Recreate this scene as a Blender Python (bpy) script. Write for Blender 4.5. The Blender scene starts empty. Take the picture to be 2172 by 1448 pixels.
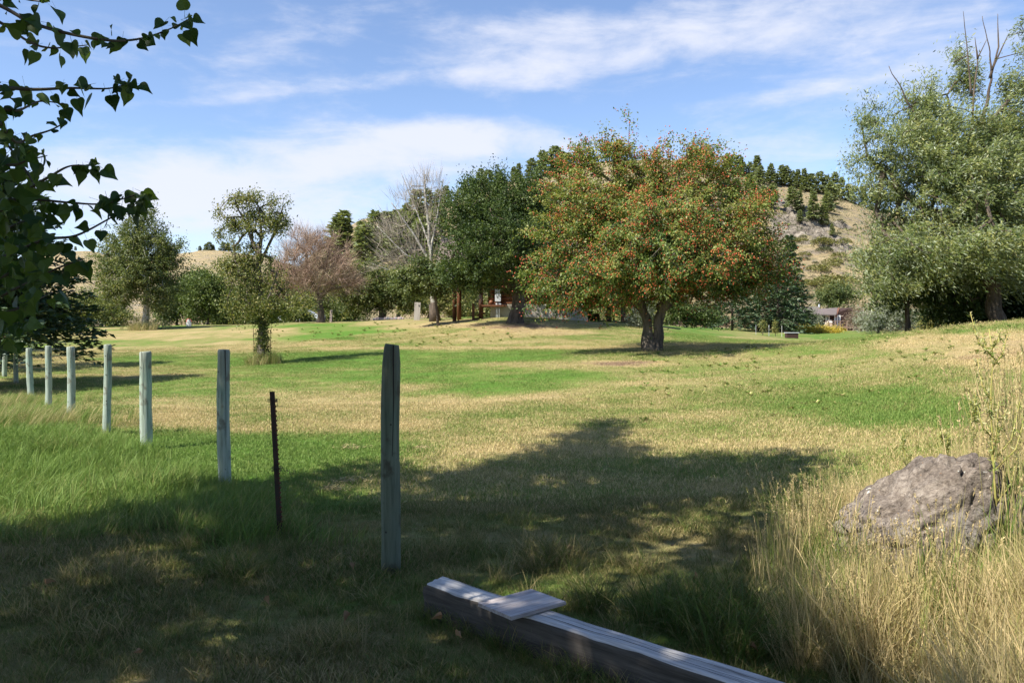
import bpy, math, random
import numpy as np
from mathutils import Vector, noise as mnoise

random.seed(3)
rng = np.random.default_rng(11)
SC = bpy.context.scene
COL = SC.collection

# ---------------------------------------------------------------- camera
F, CX, HY, EYE = 1750.0, 1086.0, 705.0, 1.6      # focal length, centre, horizon row (photo pixels), eye height (m)
cam_d = bpy.data.cameras.new("camera")
cam = bpy.data.objects.new("camera", cam_d)
COL.objects.link(cam)
cam.location = (0, 0, EYE)
cam.rotation_euler = (math.radians(90), 0, 0)
cam_d.sensor_width = 36
cam_d.lens = 36 * F / 2172
cam_d.shift_y = -(724 - HY) / 2172
cam_d.clip_start = 0.05
cam_d.clip_end = 6000
SC.camera = cam

# ---------------------------------------------------------------- light
SUN_EL, SUN_STR = math.radians(50), 5.0
SX, SY = -0.84, -0.54                             # horizontal direction towards the sun
n_ = math.hypot(SX, SY); SX /= n_; SY /= n_
sun_dir = Vector((SX * math.cos(SUN_EL), SY * math.cos(SUN_EL), math.sin(SUN_EL)))
sd = bpy.data.lights.new("sun", 'SUN')
sd.energy = SUN_STR; sd.angle = math.radians(0.53); sd.color = (1.0, 0.94, 0.84)
sun = bpy.data.objects.new("sun", sd); COL.objects.link(sun)
sun.rotation_euler = (-sun_dir).to_track_quat('-Z', 'Y').to_euler()
SC.view_settings.view_transform = 'Standard'
SC.view_settings.look = 'None'
SC.view_settings.gamma = 1
SC.view_settings.use_curve_mapping = False
SC.view_settings.exposure = 1.0
SKY_STR = 0.08
SC.cycles.max_bounces = 6
SC.cycles.transparent_max_bounces = 8
SC.cycles.use_adaptive_sampling = True
SC.cycles.adaptive_threshold = 0.015


class NT:
    """tiny node builder"""
    def __init__(self, tree): self.t = tree
    def n(self, typ, **kw):
        nd = self.t.nodes.new(typ)
        for k, v in kw.items():
            if k.startswith('i_'): 
                key = k[2:]; key = int(key) if key.isdigit() else key.replace('_', ' ')
                self.put(nd.inputs[key], v)
            else: setattr(nd, k, v)
        return nd
    def put(self, sock, v):
        if isinstance(v, bpy.types.NodeSocket): self.t.links.new(v, sock)
        elif isinstance(v, bpy.types.Node): self.t.links.new(v.outputs[0], sock)
        else:
            if sock.type == 'RGBA' and len(v) == 3: v = (*v, 1)
            sock.default_value = v
    def m(self, op, a, b=None, c=None, clamp=False):
        nd = self.t.nodes.new('ShaderNodeMath'); nd.operation = op; nd.use_clamp = clamp
        for i, v in enumerate((a, b, c)):
            if v is not None: self.put(nd.inputs[i], v)
        return nd.outputs[0]
    def mix(self, f, a, b, blend='MIX'):
        nd = self.t.nodes.new('ShaderNodeMix'); nd.data_type = 'RGBA'; nd.blend_type = blend; nd.clamp_factor = True
        self.put(nd.inputs[0], f); self.put(nd.inputs[6], a); self.put(nd.inputs[7], b)
        return nd.outputs[2]
    def ramp(self, f, stops):
        nd = self.t.nodes.new('ShaderNodeValToRGB'); self.put(nd.inputs[0], f)
        e = nd.color_ramp.elements
        while len(e) < len(stops): e.new(0.5)
        for el, (p, c) in zip(e, stops):
            el.position = p; el.color = (*c, 1) if len(c) == 3 else c
        return nd.outputs[0]
    def maprange(self, v, a, b, c=0.0, d=1.0, smooth=True):
        nd = self.t.nodes.new('ShaderNodeMapRange')
        nd.interpolation_type = 'SMOOTHSTEP' if smooth else 'LINEAR'
        for i, x in enumerate((v, a, b, c, d)): self.put(nd.inputs[i], x)
        return nd.outputs[0]


# ---------------------------------------------------------------- world: physical sky with thin cloud
world = bpy.data.worlds.new("World"); SC.world = world; world.use_nodes = True
wt = world.node_tree; wt.nodes.clear(); N = NT(wt)
sky = wt.nodes.new('ShaderNodeTexSky'); sky.sky_type = 'NISHITA'; sky.sun_disc = False
sky.sun_elevation = SUN_EL
sky.sun_rotation = math.atan2(SX, SY)
sky.altitude = 1200; sky.air_density = 1.0; sky.dust_density = 0.6; sky.ozone_density = 1.6
tc = wt.nodes.new('ShaderNodeTexCoord')
sep = wt.nodes.new('ShaderNodeSeparateXYZ'); wt.links.new(tc.outputs['Generated'], sep.inputs[0])
az = N.m('ARCTAN2', sep.outputs[0], sep.outputs[1])
el = N.m('ARCSINE', sep.outputs[2])
# cloud banks: centre azimuth/elevation (deg), half sizes (deg), tilt (deg), strength
def cl(px, py, rx, ry, tilt, s):
    a = math.atan((px - CX) / F); e = math.atan((HY - py) / F * math.cos(a))
    return (a, e, rx / F * math.cos(a) ** 2, ry / F * math.cos(a), math.radians(tilt), s)
CL = [cl(760, 325, 300, 52, 3, .95), cl(1010, 290, 260, 42, -3, .95), cl(330, 420, 330, 95, 0, .95), cl(760, 440, 560, 90, 0, .62),
      cl(430, 215, 230, 13, 8, .5), cl(720, 178, 250, 17, 6, .62), cl(1130, 150, 330, 38, 4, .62), cl(1560, 55, 560, 65, 3, .85), cl(1150, 60, 300, 40, 0, .4), cl(380, 60, 330, 50, 10, .3), cl(1950, 120, 260, 60, 0, .5),
      cl(530, 105, 100, 40, 20, .42), cl(1670, 200, 170, 15, 4, .6), cl(1650, 330, 260, 60, 0, .85), cl(1900, 130, 250, 60, 10, .35),
      cl(-500, 300, 500, 120, 0, .7), cl(2700, 250, 500, 120, 0, .7)]
acc = None
for (a0, e0, ra, re, ti, s) in CL:
    da = N.m('SUBTRACT', az, a0); de = N.m('SUBTRACT', el, e0)
    u = N.m('ADD', N.m('MULTIPLY', da, math.cos(ti) / ra), N.m('MULTIPLY', de, math.sin(ti) / ra))
    v = N.m('SUBTRACT', N.m('MULTIPLY', de, math.cos(ti) / re), N.m('MULTIPLY', da, math.sin(ti) / re))
    d2 = N.m('ADD', N.m('MULTIPLY', u, u), N.m('MULTIPLY', v, v))
    g = N.m('MULTIPLY', N.m('EXPONENT', N.m('MULTIPLY', N.m('POWER', d2, 1.3), -0.8)), s)
    acc = g if acc is None else N.m('ADD', acc, g)
cmb = wt.nodes.new('ShaderNodeCombineXYZ')
wt.links.new(az, cmb.inputs[0]); wt.links.new(el, cmb.inputs[1])
mp = wt.nodes.new('ShaderNodeMapping'); wt.links.new(cmb.outputs[0], mp.inputs[0])
mp.inputs['Rotation'].default_value = (0, 0, math.radians(-7)); mp.inputs['Scale'].default_value = (2.6, 9.0, 1)
nz1 = wt.nodes.new('ShaderNodeTexNoise'); nz1.inputs['Scale'].default_value = 2.2; nz1.inputs['Detail'].default_value = 9
nz1.inputs['Roughness'].default_value = .6; nz1.inputs['Distortion'].default_value = .5
wt.links.new(mp.outputs[0], nz1.inputs['Vector'])
mp2 = wt.nodes.new('ShaderNodeMapping'); wt.links.new(cmb.outputs[0], mp2.inputs[0])
mp2.inputs['Rotation'].default_value = (0, 0, math.radians(12)); mp2.inputs['Scale'].default_value = (5, 11, 1)
nz2 = wt.nodes.new('ShaderNodeTexNoise'); nz2.inputs['Scale'].default_value = 3.0; nz2.inputs['Detail'].default_value = 10
nz2.inputs['Roughness'].default_value = .62; nz2.inputs['Distortion'].default_value = .25
wt.links.new(mp2.outputs[0], nz2.inputs['Vector'])
noi = N.m('ADD', N.m('MULTIPLY', nz1.outputs[0], .65), N.m('MULTIPLY', nz2.outputs[0], .35))
dens = N.m('ADD', acc, N.m('MULTIPLY', N.m('SUBTRACT', noi, .5), 3.6))
mask = N.maprange(dens, 0.08, 1.5, 0.0, 0.9)
hz = N.maprange(el, 0.0, 0.16, 0.55, 0.0)
mask = N.m('MAXIMUM', mask, hz)
skyc = N.mix(1.0, sky.outputs[0], (1.32, 1.30, 1.36, 1), 'MULTIPLY')
skyc = N.mix(mask, skyc, (5.6, 5.8, 6.6, 1))
bg = wt.nodes.new('ShaderNodeBackground'); bg.inputs[1].default_value = SKY_STR
wt.links.new(skyc, bg.inputs[0])
wo = wt.nodes.new('ShaderNodeOutputWorld'); wt.links.new(bg.outputs[0], wo.inputs[0])


# ---------------------------------------------------------------- numeric helpers
def smooth(a, b, x):
    t = np.clip((np.asarray(x, float) - a) / (b - a), 0, 1); return t * t * (3 - 2 * t)

def _hash(ix, iy, seed):
    h = (ix.astype(np.int64) * 374761393 + iy.astype(np.int64) * 668265263 + seed * 1442695041) & 0xffffffff
    h = ((h ^ (h >> 13)) * 1274126177) & 0xffffffff
    return ((h ^ (h >> 16)) & 0xffff) / 65535.0

def vnoise(x, y, seed=0):
    x = np.asarray(x, float); y = np.asarray(y, float)
    ix = np.floor(x); iy = np.floor(y); fx = x - ix; fy = y - iy
    fx = fx * fx * (3 - 2 * fx); fy = fy * fy * (3 - 2 * fy)
    a = _hash(ix, iy, seed); b = _hash(ix + 1, iy, seed); c = _hash(ix, iy + 1, seed); d = _hash(ix + 1, iy + 1, seed)
    return (a * (1 - fx) + b * fx) * (1 - fy) + (c * (1 - fx) + d * fx) * fy

def fbm(x, y, seed=0, oct=4, g=.5):
    s = 0; a = 1; t = 0
    for i in range(oct):
        s = s + a * vnoise(np.asarray(x) * 2 ** i + 17 * i, np.asarray(y) * 2 ** i - 9 * i, seed + i); t += a; a *= g
    return s / t

# ---------------------------------------------------------------- terrain height
COLS = {
    -150: [(3, 0), (9, 1030), (16, 892), (23, 850), (30, 800), (45, 752), (60, 724), (80, 704), (110, 700)],
    0: [(9, 1030), (16, 892), (23, 850), (30, 800), (45, 752), (60, 724), (80, 702), (110, 697)],
    300: [(9, 1033), (16, 888), (23, 838), (34, 784), (45, 750), (60, 719), (72, 702), (82, 690), (110, 692)],
    600: [(9, 1034), (16, 886), (23, 826), (34, 772), (45, 738), (55, 704), (63, 683), (80, 687), (110, 692)],
    850: [(9, 1033), (16, 880), (23, 815), (34, 762), (42, 729), (50, 701), (60, 676), (80, 684), (110, 692)],
    1090: [(9, 1030), (16, 872), (23, 802), (30, 765), (36, 735), (42, 702), (46, 683), (52, 667), (66, 672), (80, 684), (110, 692)],
    1385: [(9, 1025), (16, 866), (23, 782), (28, 748), (30, 738), (34, 730), (40, 714), (50, 693), (60, 684), (80, 687), (110, 690)],
    1550: [(9, 1015), (16, 858), (23, 777), (28, 744), (31, 735), (40, 731), (60, 713), (80, 702), (110, 695)],
    1750: [(9, 1000), (16, 840), (23, 762), (28, 728), (34, 733), (70, 719), (100, 706), (116, 700)],
    1950: [(9, 978), (16, 802), (23, 727), (27, 703), (35, 711), (60, 712), (110, 703)],
    2172: [(7, 985), (9, 925), (14, 800), (18, 738), (22, 688), (30, 682), (60, 700), (110, 700)],
    2400: [(7, 960), (9, 900), (14, 780), (18, 720), (22, 670), (30, 665), (60, 690), (110, 700)],
}
LD0, LD1, NLD = math.log(2.0), math.log(200.0), 260
PX0, PX1, NPX = -160, 2420, 130
_ld = np.linspace(LD0, LD1, NLD); _D = np.exp(_ld)
_pk = sorted(COLS)
_prof = []
for k in _pk:
    pts = [(2.0, 0.0), (4.5, 0.0 if k < 1900 else (k - 1900) * .0006)]
    for (Y, py) in COLS[k]:
        if Y < 5: continue
        pts.append((Y, EYE + (HY - py) * Y / F))
    zl = pts[-1][1]
    pts += [(140, 2.0), (200, 2.6)]
    _prof.append(np.interp(_ld, [math.log(p[0]) for p in pts], [p[1] for p in pts]))
_prof = np.array(_prof)
_px = np.linspace(PX0, PX1, NPX)
TAB = np.array([np.interp(_px, _pk, _prof[:, j]) for j in range(NLD)]).T   # [px, ld]
def _blur(a, s, ax):
    r = int(s * 3) + 1; k = np.exp(-.5 * (np.arange(-r, r + 1) / s) ** 2); k /= k.sum()
    p = [(0, 0), (0, 0)]; p[ax] = (r, r); b = np.pad(a, p, 'edge')
    return np.apply_along_axis(lambda v: np.convolve(v, k, 'valid'), ax, b)
TAB = _blur(_blur(TAB, 3.0, 0), 2.2, 1)

def _tab(px, d):
    u = np.clip((px - PX0) / (PX1 - PX0) * (NPX - 1), 0, NPX - 1.001)
    v = np.clip((np.log(np.maximum(d, 2.0)) - LD0) / (LD1 - LD0) * (NLD - 1), 0, NLD - 1.001)
    i = u.astype(int); j = v.astype(int); fu = u - i; fv = v - j
    return (TAB[i, j] * (1 - fu) + TAB[i + 1, j] * fu) * (1 - fv) + (TAB[i, j + 1] * (1 - fu) + TAB[i + 1, j + 1] * fu) * fv

TH_L, TH_R = math.atan((PX0 - CX) / F), math.atan((PX1 - CX) / F)
def zt(x, y):
    x = np.atleast_1d(np.asarray(x, float)); y = np.atleast_1d(np.asarray(y, float))
    r = np.hypot(x, y); th = np.arctan2(x, y)
    tc_ = np.clip(th, TH_L, TH_R)
    z = _tab(CX + F * np.tan(tc_), r * np.cos(tc_))
    w = .5 * smooth(1.0, math.pi, np.abs(th))
    to = np.where(th < 0, TH_R, TH_L)
    z2 = _tab(CX + F * np.tan(to), r * np.cos(to))
    z = z * (1 - w) + z2 * w
    fade = smooth(3, 8, r) * (1 - smooth(100, 200, r))
    z = z + fade * ((fbm(x * .9, y * .9, 5, 3) - .5) * .07 + (fbm(x * .22, y * .22, 9, 2) - .5) * .16)
    return z
def Z(x, y): return float(zt(x, y)[0])
def P(px, py, Y): return Vector(((px - CX) * Y / F, Y, EYE + (HY - py) * Y / F))
def G(px, Y):
    x = (px - CX) * Y / F; return Vector((x, Y, Z(x, Y)))

# greenness of the lawn: hand-placed patches of watered and dry turf (photo px ellipses carried onto the ground)
PATCH = [  # px, py, rx, ry, value, strength
    (230, 985, 520, 95, .95, 1), (700, 960, 330, 55, .95, .9), (300, 1080, 500, 60, .8, .8), (950, 985, 200, 30, .7, .6),
    (370, 875, 120, 34, .05, .95), (800, 855, 330, 26, .08, .9), (640, 905, 260, 18, .15, .7), (640, 880, 260, 9, .45, .5),
    (1330, 935, 520, 32, .12, .9), (1000, 905, 260, 16, .2, .7), (1500, 890, 260, 22, .3, .7), (1700, 925, 300, 30, .2, .7),
    (1050, 804, 300, 32, .95, .95), (850, 782, 360, 12, .7, .8), (1180, 758, 230, 12, .9, .8), (900, 757, 330, 9, .9, .8),
    (640, 768, 150, 12, .85, .8), (460, 768, 130, 9, .85, .7), (1000, 738, 440, 3.5, .0, .9), (620, 728, 240, 8, .1, .8), (300, 742, 300, 5, .15, .7), (330, 762, 140, 6, .9, .6),
    (755, 708, 105, 13, .95, .95), (1000, 712, 230, 14, .2, .8), (1050, 690, 150, 7, -.5, .8), (1150, 704, 110, 6, -.4, .6), (1290, 716, 90, 6, .7, .6), (860, 682, 250, 6, .15, .7),
    (640, 700, 160, 6, .6, .6), (420, 712, 250, 10, .2, .8), (200, 712, 200, 10, .15, .7), (150, 725, 200, 5, .6, .5), (1100, 725, 330, 5, .12, .7), (450, 705, 200, 9, .12, .8), (1500, 760, 330, 14, .35, .6),
    (1480, 705, 90, 12, .95, .9), (1500, 722, 160, 5, .75, .7), (1600, 703, 120, 6, .3, .6), (1790, 712, 120, 10, .8, .6),
    (1320, 771, 110, 7, -.7, .95), (1500, 790, 200, 20, .3, .7), (1750, 785, 300, 30, .42, .6), (1620, 760, 200, 12, .35, .6),
    (1930, 862, 420, 40, .95, .95), (1700, 830, 200, 14, .55, .6), (2130, 745, 110, 40, -.22, .9), (1990, 730, 120, 20, .05, .8),
    (1900, 790, 160, 30, .3, .5), (2140, 820, 100, 25, .75, .6),
    (1200, 1030, 420, 70, .22, .7), (1100, 1150, 500, 70, .3, .6), (350, 1230, 420, 110, .38, .7), (1500, 1100, 200, 80, .25, .6),
    (1400, 1330, 260, 60, .7, .6), (600, 1400, 600, 80, .4, .6), (90, 1130, 120, 20, .2, .5)]
def greenness(x, y):
    x = np.atleast_1d(np.asarray(x, float)); y = np.atleast_1d(np.asarray(y, float))
    z = zt(x, y); ys = np.maximum(y, 1.2)
    px = CX + F * x / ys; py = HY + (EYE - z) * F / ys
    wx = (fbm(x * .35, y * .35, 21, 3) - .5)
    g = .47 + (fbm(x * .16, y * .16, 31, 4) - .5) * 1.2
    for (a, b, rx, ry, v, s) in PATCH:
        d = ((px - a) / rx) ** 2 + ((py - b) / ry) ** 2
        w = s * (1 - smooth(.25, 1.7, d + wx * 2.2))
        g = g * (1 - w) + v * w
    g = g + (fbm(x * .45, y * 1.1, 43, 4) - .5) * .6 + (fbm(x * 1.3, y * 1.3, 41, 3) - .5) * .6 + (fbm(x * 5, y * 5, 51, 2) - .5) * .25
    g = np.where((y > 1.2) & (y < 135), g, .25 + (fbm(x * .1, y * .1, 3, 3) - .5) * .8)
    return np.clip(g, -1, 1)

# line of the fence posts: positive = the unmown strip left of it
def left_of_posts(x, y):
    ax, ay, bx, by = -0.82, 5.53, -13.5, 23.2
    L = math.hypot(bx - ax, by - ay); nx, ny = -(by - ay) / L, (bx - ax) / L
    return (x - ax) * nx * 1 + (y - ay) * ny

# ---------------------------------------------------------------- object helpers
def tag(o, label=None, cat=None, group=None, kind=None):
    if label: o['label'] = label
    if cat: o['category'] = cat
    if group: o['group'] = group
    if kind: o['kind'] = kind
    return o
def thing(name, label, cat, loc, group=None, rz=0):
    o = bpy.data.objects.new(name, None); COL.objects.link(o); o.location = loc; o.rotation_euler = (0, 0, rz)
    o.empty_display_size = .2
    return tag(o, label, cat, group)
def link(name, me, parent=None, mats=None, sub=True):
    """link a mesh given in world coordinates; a part is stored relative to its thing"""
    o = bpy.data.objects.new(name, me); COL.objects.link(o)
    if mats:
        for m in (mats if isinstance(mats, (list, tuple)) else [mats]): me.materials.append(m)
    if parent is not None:
        o.parent = parent
        if sub: me.transform(__import__('mathutils').Matrix.Translation(-world_loc(parent)))
    return o
def world_loc(o):
    v = Vector(o.location)
    while o.parent: o = o.parent; v = v + Vector(o.location)
    return v
def np_mesh(name, V, Fc, smooth_=False, face_attr=None, mat_idx=None):
    me = bpy.data.meshes.new(name)
    V = np.ascontiguousarray(V, dtype=np.float32).reshape(-1, 3); Fc = np.ascontiguousarray(Fc, dtype=np.int32)
    k = Fc.shape[1]; nf = len(Fc)
    me.vertices.add(len(V)); me.vertices.foreach_set('co', V.ravel())
    me.loops.add(nf * k); me.loops.foreach_set('vertex_index', Fc.ravel())
    me.polygons.add(nf); me.polygons.foreach_set('loop_start', np.arange(0, nf * k, k, dtype=np.int32))
    if mat_idx is not None: me.polygons.foreach_set('material_index', np.asarray(mat_idx, dtype=np.int32))
    me.update(calc_edges=True)
    if smooth_: me.polygons.foreach_set('use_smooth', np.ones(nf, bool))
    if face_attr:
        for an, av in face_attr.items():
            at = me.attributes.new(an, 'FLOAT', 'FACE'); at.data.foreach_set('value', np.asarray(av, dtype=np.float32))
    return me
def pt_attr(me, name, vals):
    at = me.attributes.new(name, 'FLOAT', 'POINT'); at.data.foreach_set('value', np.asarray(vals, dtype=np.float32))

class MB:
    def __init__(self): self.v = []; self.f = []
    def add(self, V, Fs):
        b = len(self.v); self.v += [tuple(p) for p in V]; self.f += [tuple(i + b for i in f) for f in Fs]; return self
    def box(self, c, s, rz=0, taper=1.0, ry=0):
        cx, cy, cz = c; sx, sy, sz = s[0] / 2, s[1] / 2, s[2] / 2
        V = []
        ca, sa = math.cos(rz), math.sin(rz); cb, sb = math.cos(ry), math.sin(ry)
        for dz in (-1, 1):
            t = taper if dz > 0 else 1
            for dx, dy in ((-1, -1), (1, -1), (1, 1), (-1, 1)):
                x, y, z = dx * sx * t, dy * sy * t, dz * sz
                x, z = x * cb + z * sb, -x * sb + z * cb
                V.append((cx + x * ca - y * sa, cy + x * sa + y * ca, cz + z))
        return self.add(V, [(3, 2, 1, 0), (4, 5, 6, 7), (0, 1, 5, 4), (1, 2, 6, 5), (2, 3, 7, 6), (3, 0, 4, 7)])
    def tube(self, pts, rad, n=8, cap=True, jitter=0):
        pts = [Vector(p) for p in pts]; rings = []
        rad = rad if isinstance(rad, (list, tuple, np.ndarray)) else [rad] * len(pts)
        up = Vector((0, 0, 1)); b0 = len(self.v)
        prev = None
        for i, p in enumerate(pts):
            d = (pts[min(i + 1, len(pts) - 1)] - pts[max(i - 1, 0)])
            if d.length < 1e-9: d = Vector((0, 0, 1))
            d.normalize()
            if prev is None:
                a = d.cross(up) if abs(d.z) < .95 else d.cross(Vector((1, 0, 0)))
            else: a = prev - d * prev.dot(d)
            if a.length < 1e-6: a = d.orthogonal()
            a.normalize(); prev = a; b = d.cross(a)
            for k in range(n):
                t = 2 * math.pi * k / n
                rr = rad[i] * (1 + (random.random() - .5) * jitter)
                self.v.append(tuple(p + (a * math.cos(t) + b * math.sin(t)) * rr))
        for i in range(len(pts) - 1):
            for k in range(n):
                k2 = (k + 1) % n
                self.f.append((b0 + i * n + k, b0 + i * n + k2, b0 + (i + 1) * n + k2, b0 + (i + 1) * n + k))
        if cap:
            self.f.append(tuple(b0 + k for k in range(n))[::-1]); self.f.append(tuple(b0 + (len(pts) - 1) * n + k for k in range(n)))
        return self
    def mesh(self, name, smooth_=False):
        me = bpy.data.meshes.new(name); me.from_pydata(self.v, [], self.f); me.update()
        if smooth_: me.polygons.foreach_set('use_smooth', np.ones(len(self.f), bool))
        return me
    def build(self, name, mat, parent=None, smooth_=False):
        return link(name, self.mesh(name, smooth_), parent, mat)

# ---------------------------------------------------------------- materials
def mat(name, base, rough=.8, noise=None, bump=None, spec=.3, metallic=0, stretch=None):
    """noise=(scale, colour2, contrast) ; bump=(scale, strength, distance)"""
    m = bpy.data.materials.new(name); m.use_nodes = True; t = m.node_tree; t.nodes.clear(); n = NT(t)
    out = n.n('ShaderNodeOutputMaterial'); bs = n.n('ShaderNodeBsdfPrincipled')
    bs.inputs['Roughness'].default_value = rough; bs.inputs['Specular IOR Level'].default_value = spec; bs.inputs['Metallic'].default_value = metallic
    g = n.n('ShaderNodeNewGeometry')
    co = n.n('ShaderNodeTexCoord').outputs['Object']
    if stretch:
        mpn = n.n('ShaderNodeMapping'); mpn.inputs['Scale'].default_value = stretch; n.put(mpn.inputs[0], co); co = mpn.outputs[0]
    col = base
    if noise:
        nz = n.n('ShaderNodeTexNoise', i_Scale=noise[0], i_Detail=8.0, i_Roughness=.65, i_Vector=co)
        lo = .5 - noise[2] / 2; hi = .5 + noise[2] / 2
        col = n.mix(n.maprange(nz.outputs[0], lo, hi), base, noise[1])
        n.put(bs.inputs['Base Color'], col)
    else: bs.inputs['Base Color'].default_value = (*base, 1)
    if bump:
        nb = n.n('ShaderNodeTexNoise', i_Scale=bump[0], i_Detail=8.0, i_Roughness=.65, i_Vector=co)
        bp = n.n('ShaderNodeBump', i_Strength=bump[1], i_Distance=bump[2]); n.put(bp.inputs['Height'], nb.outputs[0])
        n.put(bs.inputs['Normal'], bp.outputs[0])
    n.put(out.inputs[0], bs.outputs[0])
    return m

def leaf_mat(name, c0, c1, c2, trans=.35, rough=.45, spec=.35, under=None):
    m = bpy.data.materials.new(name); m.use_nodes = True; t = m.node_tree; t.nodes.clear(); n = NT(t)
    at = n.n('ShaderNodeAttribute', attribute_name='tint')
    col = n.ramp(at.outputs['Fac'], [(0.0, c0), (.5, c1), (1.0, c2)])
    if under:
        g = n.n('ShaderNodeNewGeometry'); col = n.mix(g.outputs['Backfacing'], col, under)
    bs = n.n('ShaderNodeBsdfPrincipled', i_Roughness=rough); bs.inputs['Specular IOR Level'].default_value = spec
    n.put(bs.inputs['Base Color'], col)
    tr = n.n('ShaderNodeBsdfTranslucent'); n.put(tr.inputs[0], n.mix(1.0, col, (1.25, 1.3, .6, 1), 'MULTIPLY'))
    mx = n.n('ShaderNodeMixShader'); mx.inputs[0].default_value = trans
    n.put(mx.inputs[1], bs.outputs[0]); n.put(mx.inputs[2], tr.outputs[0])
    out = n.n('ShaderNodeOutputMaterial'); n.put(out.inputs[0], mx.outputs[0])
    return m

STRAW = (.40, .315, .155); GREEN = (.095, .175, .028); DIRT = (.25, .17, .11)
STRAW2 = (.70, .55, .29); GREEN2 = (.185, .28, .06)
def lawn_col(n, green, rnd, spread):
    """straw to green by the local greenness, scattered by a random number"""
    v = n.m('ADD', green, n.m('MULTIPLY', n.m('SUBTRACT', rnd, .5), spread))
    c = n.ramp(v, [(0.0, STRAW), (.35, (.27, .25, .095)), (.62, (.16, .22, .05)), (.95, (.10, .20, .03))])
    return n.mix(n.maprange(green, -.15, -.6), c, DIRT)

def ground_mat():
    m = bpy.data.materials.new('lawn_ground'); m.use_nodes = True; t = m.node_tree; t.nodes.clear(); n = NT(t)
    at = n.n('ShaderNodeAttribute', attribute_name='green').outputs['Fac']
    g = n.n('ShaderNodeNewGeometry')
    nz = n.n('ShaderNodeTexNoise', i_Scale=9.0, i_Detail=6.0, i_Roughness=.7, i_Vector=g.outputs['Position'])
    nz2 = n.n('ShaderNodeTexNoise', i_Scale=1.3, i_Detail=7.0, i_Roughness=.7, i_Vector=g.outputs['Position'])
    c = lawn_col(n, at, n.m('ADD', n.m('MULTIPLY', nz.outputs[0], .6), n.m('MULTIPLY', nz2.outputs[0], .4)), 1.1)
    c = n.mix(n.maprange(nz.outputs[0], .35, .7), n.mix(1.0, c, (.62, .62, .6, 1), 'MULTIPLY'), c)
    bs = n.n('ShaderNodeBsdfPrincipled', i_Roughness=.95); bs.inputs['Specular IOR Level'].default_value = .1
    n.put(bs.inputs['Base Color'], c)
    bp = n.n('ShaderNodeBump', i_Strength=.8, i_Distance=.05); n.put(bp.inputs['Height'], nz.outputs[0]); n.put(bs.inputs['Normal'], bp.outputs[0])
    out = n.n('ShaderNodeOutputMaterial'); n.put(out.inputs[0], bs.outputs[0]); return m

def blade_mat(name, tall=False, shade_dim=1.0):
    m = bpy.data.materials.new(name); m.use_nodes = True; t = m.node_tree; t.nodes.clear(); n = NT(t)
    gr = n.n('ShaderNodeAttribute', attribute_name='green', attribute_type='INSTANCER').outputs['Fac']
    rn = n.n('ShaderNodeAttribute', attribute_name='rnd').outputs['Fac']
    v = n.m('ADD', gr, n.m('MULTIPLY', n.m('SUBTRACT', rn, .5), .8))
    c = n.ramp(v, [(0.0, STRAW2), (.35, (.42, .37, .14)), (.62, (.22, .30, .065)), (.95, GREEN2 if not tall else (.19, .30, .06))])
    c = n.mix(n.maprange(gr, -.15, -.6), c, (.36, .25, .16))
    r2 = n.m('FRACT', n.m('MULTIPLY', rn, 7.31))
    c = n.mix(n.m('MULTIPLY', r2, .75), c, n.mix(1.0, c, (.45, .5, .45, 1), 'MULTIPLY'))
    if shade_dim < 1: c = n.mix(1.0, c, (shade_dim, shade_dim, shade_dim * .92, 1), 'MULTIPLY')  # multiplies foreground shade into the blade colour
    bs = n.n('ShaderNodeBsdfPrincipled', i_Roughness=.6); bs.inputs['Specular IOR Level'].default_value = .25
    n.put(bs.inputs['Base Color'], c)
    tr = n.n('ShaderNodeBsdfTranslucent'); n.put(tr.inputs[0], c)
    mx = n.n('ShaderNodeMixShader'); mx.inputs[0].default_value = .3
    n.put(mx.inputs[1], bs.outputs[0]); n.put(mx.inputs[2], tr.outputs[0])
    out = n.n('ShaderNodeOutputMaterial'); n.put(out.inputs[0], mx.outputs[0]); return m

M_bark = mat('grey_bark', (.17, .14, .11), .95, (6, (.06, .05, .04), .3), (14, 1.0, .04), stretch=(1, 1, .25))
M_barkdk = mat('dark_bark', (.055, .042, .032), .95, (8, (.13, .10, .075), .35), (14, 1.0, .04), stretch=(1, 1, .25))
M_barkwt = mat('pale_bark', (.44, .42, .36), .85, (3, (.15, .13, .11), .3), (10, .6, .02), stretch=(1, 1, 2.0))
M_twig = mat('pale_dead_twig', (.34, .30, .24), .85, (4, (.22, .18, .14), .3))
M_twigred = mat('reddish_twig', (.26, .165, .125), .85, (1.5, (.38, .28, .20), .3))
M_post = None

# ---------------------------------------------------------------- foliage geometry
def unit(a): return a / np.maximum(np.linalg.norm(a, axis=-1, keepdims=True), 1e-9)
def leaf_arrays(pos, d, nrm, L, W, fold=.25):
    d = unit(d); s = unit(np.cross(d, nrm)); nn = np.cross(s, d)
    L = np.broadcast_to(np.asarray(L, float).reshape(-1, 1), (len(pos), 1)); W = np.broadcast_to(np.asarray(W, float).reshape(-1, 1), (len(pos), 1))
    b = pos; tip = pos + d * L - nn * L * .08; mid = pos + d * L * .45 + nn * W * fold
    V = np.stack([b, mid + s * W * .5, tip, mid - s * W * .5], axis=1).reshape(-1, 3)
    Fc = np.arange(len(pos) * 4).reshape(-1, 4)
    return V, Fc
def leaf_mesh(name, pos, d, nrm, L, W, tint):
    V, Fc = leaf_arrays(pos, d, nrm, L, W)
    return np_mesh(name, V, Fc, face_attr={'tint': np.clip(tint, 0, 1)})

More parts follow.
